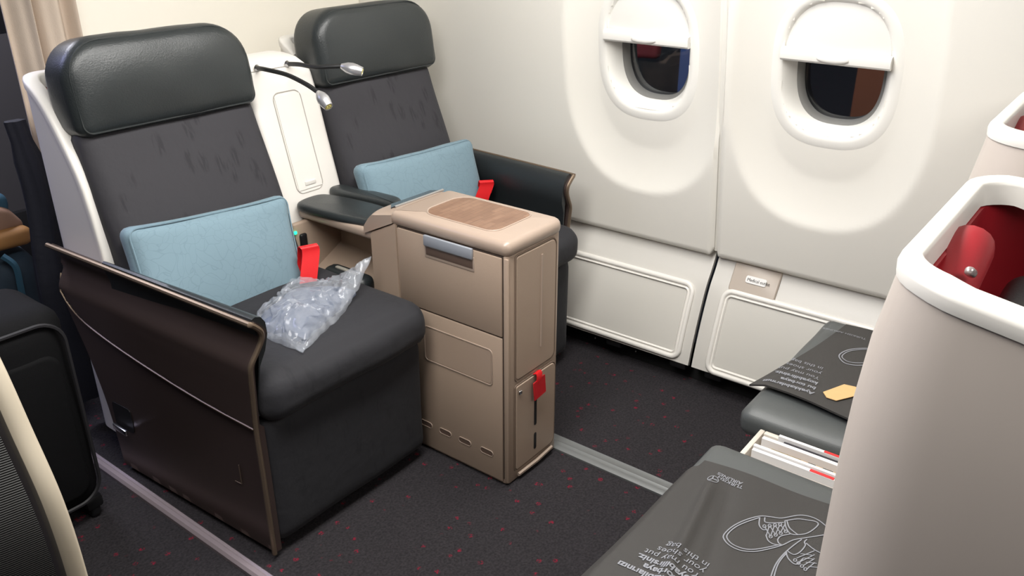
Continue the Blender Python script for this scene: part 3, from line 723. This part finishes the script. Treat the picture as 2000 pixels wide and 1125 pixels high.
for (z0, z1) in ((.14, .225), (.062, .115)):
    po = [(1.590+a, (z0+z1)/2+b2) for a, b2 in rrect(.011, z1-z0, .0052, 4)]
    finish(plate(po, lambda a, b2, h: fmap(a, b2, .0052+h), .0006), 'slot', DARK, fd)
finish(xf(soft((.006, .003, .006), .0028, 3), T(1.520, Y0-.001, .278)), 'screw', CHROME, fd)
finish(tube([fmap(1.515, .018, .004), fmap(1.60, .018, .006), fmap(1.672, .022, .004)], .006, 6), 'foot_rail', BEIGE2, con)
fb = finish(loft([[(x, y, z+dz) for x, dz in ((1.580, 0), (1.602, .003))]+[(x, y-.0025, z+dz) for x, dz in ((1.602, .003), (1.580, 0))] for y, z in ((Y0+.004, .303), (Y0-.006, .308), (Y0-.010, .300), (Y0-.008, .280))]), 'latch_strap', BELT, con, angle=60); fb['label'] = 'red webbing latch strap'
po = [(1.592+a+.0*b2, .262+b2) for a, b2 in rrect(.052, .052, .002, 2)]
tg = finish(plate([(a, b2+.10*(a-1.592)) for a, b2 in po], lambda a, b2, h: Vector((a, Y0-.0095-h+.08*(b2-.262), b2)), .0025), 'pull_tab', mat('red_tab', (176, 28, 34), .4), con); tg['label'] = 'red pull tab'
# control strip behind the wood: smoked flap and chrome bar
def cmap(u, v, h): # u across x, v along y on the sloping rear of the cap
    return Vector((u, v, .7085-.016*max(0, (v-1.535)/.075)+h))
finish(loft([[cmap(x, y, h) for x, y in ((1.500, 1.566), (1.540, 1.606), (1.690, 1.600), (1.692, 1.562))] for h in (-.004, .0022)]), 'smoked_flap', SMOKE, con)
finish(tube([cmap(1.508, 1.560, .001), cmap(1.60, 1.556, .001), cmap(1.694, 1.554, .001)], .0045, 6), 'chrome_strip', CHROME, con)
# arm rest part of the console with open pocket
finish(box(X0+.002, 1.675, 1.60, 1.93, .603, .632, .010, 3), 'arm_shelf', BEIGE2, con)
finish(box(1.60, 1.672, 1.60, 1.90, .05, .61, .006), 'pocket_back', BEIGE, con)
finish(sheet(lambda u, v: Vector((X0-.012+.14*u, 1.60+.32*v, .425+.055*u+.02*u*v)), lin_(0, 1, 6), lin_(0, 1, 6), (0, 0, -.05)), 'pocket_floor', BEIGE, con)
finish(box(1.43, 1.61, 1.900, 1.918, .42, .60, .006, 3), 'pocket_end', BEIGE, con)
def pad(outline, z, hh, name):
    rings = []; bev = .012
    rings.append([(a, b2, z) for a, b2 in offset(outline, .004)]); rings.append([(a, b2, z+.004) for a, b2 in outline])
    for k in range(5):
        w_ = math.pi/2*k/4; rings.append([(a, b2, z+hh-bev*(1-math.sin(w_))) for a, b2 in offset(outline, bev*(1-math.cos(w_)))])
    c = (sum(p[0] for p in outline)/len(outline), sum(p[1] for p in outline)/len(outline)); base = offset(outline, bev)
    for s_ in (.7, .35, .05): rings.append([(c[0]+(a-c[0])*s_, c[1]+(b2-c[1])*s_, z+hh+.003*(1-s_)) for a, b2 in base])
    return finish(loft(rings), name, LEATH, con, angle=60)
o1 = [(p.x, p.y) for p in crom([(1.492, 1.650, 0), (1.56, 1.664, 0), (1.607, 1.70, 0), (1.60, 1.84, 0), (1.580, 1.925, 0), (1.535, 1.944, 0), (1.475, 1.930, 0), (1.466, 1.88, 0), (1.474, 1.76, 0), (1.492, 1.650, 0)], 5)][:-1]
pad(o1, .628, .024, 'arm_rest_pad')
o2 = [(p.x, p.y) for p in crom([(1.622, 1.680, 0), (1.66, 1.69, 0), (1.678, 1.73, 0), (1.668, 1.88, 0), (1.655, 1.94, 0), (1.612, 1.944, 0), (1.606, 1.90, 0), (1.616, 1.80, 0), (1.622, 1.680, 0)], 5)][:-1]
pad(o2, .628, .032, 'arm_rest_pad')
# socket with green light, seat control pod
sk = finish(xf(soft((.012, .006, .022), .005, 5), T(*P(593, 470, 'y', 1.897))), 'power_socket', DARK, con)
q = P(577, 455, 'y', 1.896); finish(xf(soft((.005, .003, .005), .0028, 4), T(*q)), 'indicator_light', LED, con)
pod = finish(xf(soft((.03, .085, .03), .022, 10), T(1.478, 1.735, .455)), 'control_pod', LEATHP, con)
finish(xf(soft((.006, .045, .004), .0035, 6), T(1.474, 1.735, .4865)), 'control_strip', mat('pod_strip', (150, 146, 136), .4), pod)
# ------------------------------------------------------------------ pillows
def pillow(cx, cy, cz, hx, hz, rx, ry, rz, label, seed):
    bm = soft((hx, .030, hz), .027, 22, (0, .026, 0), seed, .006, 6)
    for v in bm.verts:   # corners drawn out, sides slightly hollow
        q = (v.co.x/hx, v.co.z/hz); k = 1-.035*(1-min(1, abs(q[0]))**2)*abs(q[1])**3; v.co.z *= k; v.co.x *= 1-.03*(1-min(1, abs(q[1]))**2)*abs(q[0])**3
    M = T(cx, cy, cz) @ RZ(rz) @ RY(ry) @ RX(rx)
    o = finish(xf(bm, M), 'pillow', PILLOW); tag(o, label, 'pillow', 'blue pillows on the seats')
    n = rrect(hx*2-.004, hz*2-.004, .03, 6)
    dense = []
    for (a, b2), (e, d) in zip(n, n[1:]+n[:1]):
        k_ = max(1, int(math.hypot(e-a, d-b2)/.02))
        for k in range(k_): dense.append((a+(e-a)*k/k_, b2+(d-b2)*k/k_))
    finish(tube([M @ Vector((a*(1-.03*(1-min(1, abs(b2/hz))**2)*abs(a/hx)**3), -.023, b2*(1-.035*(1-min(1, abs(a/hx))**2)*abs(b2/hz)**3))) for a, b2 in offset(dense, .004)], .0022, 5, closed=True), 'seam', PILLOW, o)
    return o
pillow(1.136, 1.826, .588, .232, .150, -.28, .07, -.03, 'blue pillow on the aisle seat, behind the plastic bag', 2)
pillow(1.890, 1.815, .580, .248, .150, -.28, .03, -.03, 'blue pillow on the window seat, behind the console', 8)
# ------------------------------------------------------------------ plastic bags with blanket
def crumple(p, a):
    r = lambda q: 1-2.2*abs(noise.noise(q))
    return Vector([noise.noise(p*13+Vector((3*i, 5, 2)))*.5+r(p*22+Vector((7*i, 1, 9)))*.35+r(p*48+Vector((2, 9*i, 4)))*.22 for i in range(3)])*a
bg = thing('plastic_bag', (1.17, 1.58, .50), 'crinkled clear plastic bag with grey-blue contents on the aisle seat cushion', 'bag')
A_, B_, C_, D_ = P(478, 640, 'z', .515), P(565, 565, 'z', .515), P(722, 560, 'z', .515), P(590, 688, 'z', .510)
def quad(u, v): return (A_*(1-u)*(1-v)+B_*(1-u)*v+C_*u*v+D_*u*(1-v))
def bag_top(u, v, hgt, inset=0):
    uu = inset+(1-2*inset)*u; vv = inset+(1-2*inset)*v
    p = quad(uu, vv); k = (max(0, math.sin(math.pi*min(1, max(0, uu)))*math.sin(math.pi*vv)))**.45
    z = .506+hgt*k; p = Vector((p.x, p.y, z)); return p
def bag_shell(u, v):
    p = bag_top(u, v, .048); e = min(u, 1-u, v, 1-v); q = p+crumple(p, .030*min(1, e*8+.25))
    # twisted-up corner by the console
    w_ = max(0, (u+v-1.45)/.55); w2 = max(0, 1-abs(u-v)*1.6)
    q.z += .085*w_**1.3*w2; q += Vector((.02, .01, 0))*w_
    q.z = max(q.z, .509); return q
def bag_under(u, v):
    p = bag_shell(u, v); e = min(u, 1-u, v, 1-v)
    w_ = max(0, (u+v-1.45)/.55)
    return Vector((p.x, p.y, max(.5065, p.z-.003-(.09*w_*0)-.05*min(1, e*6)*(1-min(1, w_*2)))))
finish(sheet(bag_shell, lin_(0, 1, 90), lin_(0, 1, 90), bag_under), 'clear_film', CLEAR, bg, angle=22)
finish(sheet(lambda u, v: bag_top(u, v, .036, .10)+crumple(bag_top(u, v, .03, .10), .008), lin_(0, 1, 24), lin_(0, 1, 24), lambda u, v: Vector((bag_top(u, v, .03, .10).x, bag_top(u, v, .03, .10).y, .5075))), 'folded_blanket', BLANKET, bg, angle=80)
bg2 = thing('plastic_bag', (1.95, 1.62, .50), 'clear plastic bag on the window seat, mostly hidden by the console', 'bag')
def bs2(u, v):
    p = Vector((1.80+.26*u, 1.52+.2*v, .507+.058*(max(0, math.sin(math.pi*u)*math.sin(math.pi*v)))**.5)); p += crumple(p, .012*min(1, 6*min(u, 1-u, v, 1-v))); p.z = max(p.z, .507); return p
finish(sheet(bs2, lin_(0, 1, 30), lin_(0, 1, 30), lambda u, v: Vector((bs2(u, v).x, bs2(u, v).y, .5055))), 'clear_film', CLEAR, bg2, angle=80)
finish(sheet(lambda u, v: Vector((1.84+.18*u, 1.55+.14*v, .508+.04*(max(0, math.sin(math.pi*u)*math.sin(math.pi*v)))**.5)), lin_(0, 1, 14), lin_(0, 1, 14), lambda u, v: Vector((1.84+.18*u, 1.55+.14*v, .507))), 'folded_blanket', BLANKET, bg2)
# ================================================================== FRONT ROW (backs of the next seats)
def front_seat(xl, xr, yb, label, yw):
    t = thing('airline_seat', ((xl+xr)/2, -.2, 0), label, 'seat', 'shells of the seats in front')
    make_shell(t, xl, xr, yb, FRONT, yw, yw, z0=.02, matl=SHELL, rad=.09, th=.018, rw=(1.35, .68), belly=[(.03, 0), (.06, .007), (.10, .014), (.19, .021), (.27, .025), (1.2, .027)])
    # dark seat back inside, red padded roll and hook on the lining
    po = rrect(xr-xl-.14, .50, (.07, .07, .03, .03), 6)
    bm = puffy(po, .12, .03, .02); xf(bm, T((xl+xr)/2+.02, -.03, .72) @ RX(-.15))
    finish(bm, 'backrest', LEATH, t, angle=60)
    finish(box(xl+.06, xr-.06, -.72, -.1, .02, .45, .02), 'seat_base', DARK, t)
    x_ = xl+.105
    finish(tube([(x_+.20-.21*k/11, yb-.042, 1.032-.06*k/11) for k in range(12)], lambda q: .033*math.sqrt(max(.05, 1-abs(2*q-1)**8)), 16), 'padded_roll', RED, t)
    bm = soft((.006, .011, .006), .0055, 6); 
    hk = finish(xf(bm, T(x_+.055, yb-.066, 1.034) @ RZ(1.4) @ RX(.5)), 'coat_hook', mat('hook_clear_grey', (190, 180, 178), .25, metal=.6), t)
    return t
front_seat(.938, 1.455, .204, 'large pale seat shell with red lining in the right foreground', -.75)
front_seat(1.705, 2.215, .252, 'pale red-lined seat shell by the wall, behind the foreground shell', -.75)
# ottomans
def ottoman(x0, x1, y0, y1, label):
    t = thing('ottoman', ((x0+x1)/2, .38, 0), label, 'footrest', 'grey ottoman footrests')
    bm = soft(((x1-x0)/2, (y1-y0)/2, .034), .028, 16, (0, 0, .004), 4, .0015, 8)
    for v in bm.verts:   # rounded front corners in plan
        pass
    finish(xf(bm, T((x0+x1)/2, (y0+y1)/2, .397)), 'cushion', OTT, t)
    finish(box(x0+.03, x1-.03, y0, y1-.07, .345, .372, .008), 'support', DARK, t)
    finish(box(x0+.05, x1-.05, y0, .35, 0, .35, .008), 'pedestal', DARK, t)
    return t
ottoman(.925, 1.428, .236, .572, 'grey leather footrest nearest the aisle, mostly under a shoe bag')
ottoman(1.560, 2.135, .284, .578, 'grey leather footrest beside the window wall, under a tagged shoe bag')
# literature tray between the ottomans
tr = thing('literature_tray', (1.50, .36, 0), 'small beige tray holding newspapers between the two footrests', 'tray')
TM = mat('tray_beige', (206, 198, 186), .4)
finish(box(1.440, 1.555, .508, .520, .30, .405, .003), 'front_wall', TM, tr)
finish(box(1.440, 1.447, .23, .508, .30, .405, .003), 'side_wall', TM, tr); finish(box(1.541, 1.555, .23, .508, .30, .405, .003), 'side_wall', TM, tr)
finish(box(1.493, 1.498, .23, .508, .30, .395, .002), 'partition', TM, tr)
finish(box(1.447, 1.541, .23, .508, .28, .30, 0), 'tray_floor', RED, tr)
finish(box(1.46, 1.54, .235, .33, 0, .285, .006), 'stand', DARK, tr)
# newspapers and magazines standing in the tray
def journal(x, y1, zt, th, mt, label, edge=None, bendy=.0):
    t = thing('newspaper', (x, .36, .30), label, 'newspaper', 'papers in the tray')
    def c(y): return x+bendy*math.sin((y-.24)*9)
    bm = loft([[Vector((c(y)-th/2, y, .3005)), Vector((c(y)+th/2, y, .3005)), Vector((c(y)+th/2, y, zt)), Vector((c(y)-th/2, y, zt))] for y in lin_(.245, y1, 10)])
    finish(bm, 'folded_pages', mt, t, angle=60)
    if edge:
        for (ya, yb2, em) in edge:
            bm = loft([[Vector((c(y)-th*.42, y, zt)), Vector((c(y)+th*.42, y, zt)), Vector((c(y)+th*.42, y, zt+.0012)), Vector((c(y)-th*.42, y, zt+.0012))] for y in lin_(ya, yb2, 5)])
            finish(bm, 'printed_edge', em, t, angle=60)
    return t
REDP = mat('red_print', (206, 44, 44), .7); BLK = mat('black_print', (36, 34, 40), .7); TANP = mat('tan_photo_print', (190, 150, 90), .7, var=.5, vscale=60); OLIVE = mat('olive_print', (120, 104, 62), .7, var=.6, vscale=90); GRN = mat('dark_green_print', (40, 44, 30), .7)
journal(1.457, .498, .416, .009, PAPER, 'white newspaper with red strip, nearest the aisle in the tray', [(.33, .378, REDP), (.297, .315, BLK)], .002)
journal(1.468, .500, .420, .008, PAPER, 'plain white folded newspaper, second from the aisle in the tray', None, .002)
journal(1.4785, .470, .414, .009, TANP, 'magazine with tan and brown printed edge in the middle of the tray', [(.34, .36, GRN), (.30, .315, BLK), (.375, .39, GRN), (.405, .468, OLIVE)], .001)
journal(1.507, .497, .418, .010, PAPER, 'thick white folded newspaper just past the tray partition', None, .001)
journal(1.518, .455, .416, .007, BLK, 'dark covered magazine between white newspapers in the tray', None, .001)
journal(1.5285, .470, .422, .008, PAPER, 'white newspaper with long red strip, nearest the window wall', [(.245, .375, REDP)], .001)
# ------------------------------------------------------------------ shoe bags
Z1 = .4500
def s1(x, y):
    z = Z1+.0025*math.sin(x*17+y*9)+.002*math.sin(y*31)
    f = y-.535+.02*math.sin(x*6)
    fo = max(0, min(1, (1.31-x)/.08))
    z += fo*.009*math.exp(-((y-.505-.18*(x-1.3))/.012)**2)-fo*.004*math.exp(-((y-.47-.25*(x-1.3))/.014)**2)
    if y > .55: z -= 1.3*(y-.55)
    return z
def bag1(u, v):   # u along y (0 shell .. 1 front), v along x
    xr_ = 1.336-.020*u; xl_ = .90
    y = .238+(.322+.030*(1-v))*u; x = xr_+(xl_-xr_)*(1-v)
    if v > .93 and u > .9: y -= .02*(u-.9)/.1
    return Vector((x, y, s1(x, y)))
sb1 = finish(sheet(bag1, lin_(0, 1, 60), lin_(0, 1, 40), (0, 0, -.0045)), 'shoe_bag', BAG, angle=70)
tag(sb1, 'charcoal cloth shoe bag with shoe drawing on the footrest nearest the aisle', 'shoe bag', 'shoe bags on the footrests')
def pr1(u, v): p = P(u, v, 'z', Z1); return Vector((p.x, p.y, 0))
def c8(x, y): return pr1(1230+x*.205, 900+y*.2049)
bm = bmesh.new(); LW = .0022
def draw(pts, bm, sm=4, lw=LW, f=c8, surf=s1, closed=False):
    q = [f(*p) for p in pts]
    ribbon_path(crom(q, sm) if sm > 1 else q, lw, .0012, surf, bm)
draw([(1900, 650), (1800, 565), (1700, 522), (1600, 512), (1450, 535), (1350, 525), (1240, 520), (1100, 560), (980, 620), (900, 690), (900, 740), (950, 800), (1050, 845), (1180, 855), (1300, 835), (1450, 795), (1560, 745), (1700, 725), (1900, 700)], bm)
draw([(1240, 532), (1110, 577), (1010, 625), (935, 690), (930, 735), (980, 790), (1080, 828), (1180, 834), (1300, 815), (1420, 788)], bm)
draw([(1480, 560), (1600, 545), (1700, 560), (1780, 580), (1790, 615), (1700, 680), (1600, 695), (1530, 680), (1490, 620), (1480, 560)], bm)
draw([(1500, 560), (1520, 620), (1560, 660), (1600, 692)], bm)
draw([(1240, 530), (1235, 600), (1270, 642), (1310, 640)], bm); draw([(1290, 530), (1290, 570), (1350, 580), (1470, 575)], bm)
draw([(1300, 690), (1320, 745), (1370, 780), (1440, 792)], bm); draw([(1410, 740), (1440, 705), (1530, 685)], bm); draw([(1410, 740), (1420, 770), (1450, 790)], bm)
for k in range(4):
    ax_, ay_, bx_, by_ = 1285+50*k, 612-6*k, 1345+48*k, 708-16*k
    draw([(ax_, ay_), (bx_, by_)], bm, 1, .0018); draw([(ax_+45, ay_), (bx_-45, by_)], bm, 1, .0018)
    for (cx, cy) in ((ax_, ay_), (bx_, by_)):
        draw([(cx+15*math.cos(a), cy+15*math.sin(a)) for a in [k2*math.pi/4 for k2 in range(9)]], bm, 1, .0018)
draw([(1330, 1160), (1360, 1060), (1400, 970), (1470, 880), (1560, 800), (1640, 742)], bm); draw([(1362, 1160), (1392, 1040), (1430, 955), (1500, 868)], bm)
draw([(1490, 870), (1510, 930), (1560, 985), (1600, 988), (1650, 935)], bm); draw([(1500, 850), (1560, 892), (1620, 870), (1672, 805), (1665, 770), (1690, 742)], bm); draw([(1680, 780), (1760, 850), (1850, 900)], bm)
for k in range(4):
    draw([(1625+25*k, 885-15*k+60*k), (1735+22*k, 905+42*k)], bm, 1, .0018); draw([(1590+30*k, 930+40*k), (1760, 860+40*k)], bm, 1, .0018)
    cx, cy = 1575+32*k, 950+32*k; draw([(cx+15*math.cos(a), cy+15*math.sin(a)) for a in [k2*math.pi/4 for k2 in range(9)]], bm, 1, .0018)
# emblem: bird in a circle
ec = pr1(1392, 942)
def emb(cen, r, bm, surf):
    ribbon_path([cen+Vector((r*math.cos(a), r*math.sin(a), 0)) for a in [k*math.pi/12 for k in range(25)]], .0016, .0012, surf, bm)
    ribbon_path([cen+Vector((-r*.7, r*.5, 0)), cen+Vector((-.1*r, .1*r, 0)), cen+Vector((r*.2, -r*.8, 0))], .003, .0012, surf, bm)
    ribbon_path([cen+Vector((-.1*r, .1*r, 0)), cen+Vector((r*.8, r*.3, 0))], .0022, .0012, surf, bm)
emb(ec, .010, bm, s1)
finish(bm, 'shoe_drawing', PRINT, sb1, smooth=False)
def words(par, body, size, start, surf, ang=0, bold=0, mt=PRINT, name='lettering'):
    ca, sa = math.cos(ang), math.sin(ang)
    def f(a, b2):
        a, b2 = a*ca-b2*sa, a*sa+b2*ca
        x, y = start.x-b2, start.y+a; return (x, y, surf(x, y)+.0014)
    return finish(text_mesh(body, size, f, bold), name, mt, par, smooth=False)
def lines(par, rows, starts, size, surf, ang):
    for (body, bold), st_ in zip(rows, starts): words(par, body, size, st_, surf, ang, bold)
b0 = pr1(1388, 1100); step = Vector((-.0175, 0, 0))
rows = [('in this bag', 0), ('your shoes', 0), ('You may put', 0), ('koyabilirsiniz.', .0006), ('bu torbaya', .0006), ('Ayakkabılarınızı', .0006)]
lines(sb1, rows, [b0+step*k+Vector((0, -.0*k, 0)) for k in range(6)], .0195, s1, .0)
words(sb1, 'TURKISH', .0125, pr1(1452, 954), s1, 0, .0002); words(sb1, 'AIRLINES', .0125, pr1(1450, 954)+Vector((.011, .004, 0)), s1, 0, .0002)
# second bag
Z2 = .4500
def s2(x, y):
    z = Z2+.002*math.sin(x*15+y*7)+.0015*math.sin(y*27+1)
    if y > .56: z -= .35*(y-.56)
    return z
K = [Vector((1.668, .598, 0)), Vector((2.075, .512, 0)), Vector((2.095, .284, 0)), Vector((1.618, .284, 0))]
def bag2(u, v):
    p = K[0]*(1-u)*(1-v)+K[1]*(1-u)*v+K[2]*u*v+K[3]*u*(1-v)
    p.y -= .016*math.sin(math.pi*v)*(1-u); p.x += .008*math.sin(math.pi*u)*(1-v)
    return Vector((p.x, p.y, s2(p.x, p.y)))
sb2 = finish(sheet(bag2, lin_(0, 1, 40), lin_(0, 1, 40), (0, 0, -.0045)), 'shoe_bag', BAG, angle=70)
tag(sb2, 'charcoal cloth shoe bag with kraft tag on the footrest by the wall', 'shoe bag', 'shoe bags on the footrests')
def pr2(u, v): p = P(u, v, 'z', Z2); return Vector((p.x, p.y, 0))
def c7(x, y): return pr2(1460+x*.1778, 630+y*.1778)
bm = bmesh.new()
draw([(1420, 300), (1290, 294), (1150, 305), (1050, 335), (1003, 380), (1050, 440), (1130, 465), (1230, 470), (1330, 460)], bm, 5, .0030, c7, s2)
draw([(1420, 310), (1280, 306), (1150, 320), (1075, 345), (1035, 385), (1080, 425), (1150, 443), (1240, 445), (1330, 440)], bm, 5, .0026, c7, s2)
finish(bm, 'shoe_drawing', PRINT, sb2, smooth=False)
b0 = pr2(1609, 719); e0 = pr2(1591, 768)
rows2 = rows
lines(sb2, rows2, [b0+(e0-b0)*(k/5) for k in range(6)], .0188, s2, 0)
words(sb2, 'TURKISH AIRLINES', .013, pr2(1692, 664), s2, 0)
# kraft tag
tgp = thing('paper_tag', (1.76, .43, Z2), 'small kraft paper tag lying on the shoe bag by the wall', 'tag')
c = [c7(*q) for q in ((1060, 682), (1180, 705), (1270, 740), (1255, 790), (975, 868), (865, 835), (828, 775))]
bm = loft([[Vector((p.x, p.y, s2(p.x, p.y)+h)) for p in c] for h in (.002, .0035)])
finish(bm, 'card', KRAFT, tgp)
def s3(x, y): return s2(x, y)+.0026
o_ = c7(1120, 760)
bm = bmesh.new()
for k in range(4): ribbon_path([c7(965+14*k, 800-16*k), c7(1020+14*k, 782-16*k)], .0010, .0036, s2, bm)
ribbon_path([c7(890, 825), c7(930, 795)], .0016, .0034, s2, bm); ribbon_path([c7(905, 790), c7(950, 800)], .0022, .0034, s2, bm); ribbon_path([c7(920, 780), c7(935, 800)], .002, .0034, s2, bm)
finish(bm, 'printed_mark', INK, tgp, smooth=False)
# ================================================================== LEFT SIDE
# rolling suitcase in the aisle
sc = thing('suitcase', (.60, 2.03, 0), 'black soft suitcase standing in the dark aisle', 'suitcase')
bm = soft((.175, .125, .275), .055, 14, (0, .015, 0), 6, .006, 7)
finish(xf(bm, T(.590, 2.025, .325)), 'body', CASE, sc)
po = rrect(.27, .40, .04, 6); bm = puffy(po, .03, .012, .008); finish(xf(bm, T(.59, 1.885, .30)), 'front_pocket', CASE, sc)
finish(tube([Vector((.59+a, 1.893, .325+b2)) for a, b2 in rrect(.315, .50, .06, 8)], .005, 6, closed=True), 'piping', mat('suitcase_piping', (30, 29, 32), .6), sc)
finish(tube(crom([(.52, 2.03, .598), (.54, 2.03, .622), (.64, 2.03, .622), (.66, 2.03, .598)], 6), .009, 8), 'carry_handle', CASE, sc)
for x in (.45, .73):
    for y in (1.94, 2.11):
        finish(xf(soft((.014, .026, .026), .012, 5), T(x, y, .027)), 'wheel', DARK, sc); finish(box(x-.022, x+.022, y-.03, y+.03, .03, .065, .008), 'wheel_housing', DARK, sc)
# navy garment behind the shell, and one at the upper left
def garment(name, cx, cy, z0, z1, w_, dp, seed, label):
    rings = []
    for k in range(16):
        t_ = k/15; z = z0+(z1-z0)*t_; r = []
        for q in range(28):
            a = 2*math.pi*q/28; f = 1+.10*math.sin(a*5+seed+t_*2)+.06*math.sin(a*9+t_*5)
            tap = (1-.25*t_)*(1 if t_ < .93 else .75)
            r.append(Vector((cx+w_*tap*f*math.cos(a)+.01*math.sin(t_*9+seed), cy+dp*tap*f*math.sin(a), z)))
        rings.append(r)
    o = finish(loft(rings), name, NAVY, angle=70); tag(o, label, 'garment'); return o
q = P(85, 330, 'y', 2.33)
garment('navy_coat', .935, 2.335, .10, P(52, 232, 'y', 2.33).z, .045, .028, 1, 'dark navy cloth hanging between the curtain and the aisle seat shell')
q = P(-12, 20, 'y', 2.62)
garment('navy_jacket', q.x-.02, 2.62, P(0, 62, 'y', 2.62).z, 2.058, .075, .05, 4, 'dark navy cloth at the top left corner beside the curtain')
# tan and teal bag on the floor behind the suitcase
hb = thing('handbag', (.93, 2.68, .0), 'tan and teal bag partly seen behind the black suitcase', 'bag')
c = P(12, 465, 'y', 2.6)
finish(xf(soft((.085, .05, .032), .028, 10, seed=2, amp=.008), T(c.x-.02, 2.62, c.z)), 'tan_flap', TAN, hb)
c2 = P(10, 425, 'y', 2.62)
bm = soft((.06, .04, .05), .035, 10, seed=5, amp=.01)
for v in bm.verts: v.co.x += .03*(-(v.co.z)/.05)
finish(xf(bm, T(c2.x-.03, 2.63, c2.z)), 'pale_lining', mat('pinkish_tan_cloth', (140, 110, 92), .8), hb)
c3 = P(4, 395, 'y', 2.64); finish(xf(soft((.05, .04, .035), .03, 8, seed=7, amp=.008), T(c3.x-.035, 2.65, c3.z)), 'teal_scarf', TEAL, hb)
c4 = P(15, 540, 'y', 2.6)
bm = soft((.10, .08, c4.z/2+.03), .05, 12, seed=9, amp=.02, fr=9); finish(xf(bm, T(c4.x-.01, 2.65, c4.z/2+.03)), 'bag_body', mat('dark_teal_cloth', (26, 42, 56), .8, var=.5, vscale=20), hb)
finish(tube(crom([P(5, 500, 'y', 2.56), P(30, 520, 'y', 2.54), P(40, 560, 'y', 2.54), P(48, 600, 'y', 2.55)], 6), .010, 6), 'strap', TEAL, hb)
# seat of the middle block in the left foreground
ms = thing('airline_seat', (.10, .80, 0), 'seat in the left foreground with cream rim and black ribbed fabric', 'seat')
EDGE = [Vector((.30, 1.16, 1.105)), Vector((.30, 1.06, 1.092)), P(-60, 590, 'x', .30), P(0, 697, 'x', .30), P(62, 834, 'x', .30), P(125, 978, 'x', .30), P(172, 1125, 'x', .30), P(215, 1300, 'x', .30)]
ed = crom([(p.x, p.y, p.z) for p in EDGE], 8)
ed = [Vector((.30, p.y, p.z)) for p in ed]
rings = []
for i, p in enumerate(ed):
    t_ = (ed[min(i+1, len(ed)-1)]-ed[max(i-1, 0)]).normalized(); n = Vector((1, 0, 0)).cross(t_).normalized()
    if n.y > 0: n = -n
    rings.append([p+Vector((0, 0, 0)), p+Vector((0, 0, 0))-n*.02, p+Vector((-.02, 0, 0))-n*.022, p+Vector((-.022, 0, 0))+n*.002, p+Vector((-.018, 0, 0))+n*.005, p+Vector((-.004, 0, 0))+n*.004])
finish(loft(rings), 'shell_rim', mat('cream_rim', (184, 173, 154), .5), ms, angle=50)
def wing(u, v):
    p = ed[int(round(u*(len(ed)-1)))]; return Vector((.298-.002*v, p.y+.016+(1.26-p.y-.016)*v, p.z*(1-.0*v)))
finish(sheet(wing, lin_(0, 1, len(ed)), lin_(0, 1, 6), (-.016, 0, 0)), 'shell', SHELL, ms)
def ribs(u, v):
    p = ed[int(round(u*(len(ed)-1)))]; b2 = .012*math.sin(math.pi*v)**.5
    return Vector((.268-.42*v, p.y-.004-b2+.16*v, p.z-.004))
finish(sheet(ribs, lin_(0, 1, len(ed)), lin_(0, 1, 12), (0, .05, 0)), 'backrest', RIB, ms)
finish(box(-.25, .27, .78, 1.2, .02, .45, .02), 'seat_base', DARK, ms)
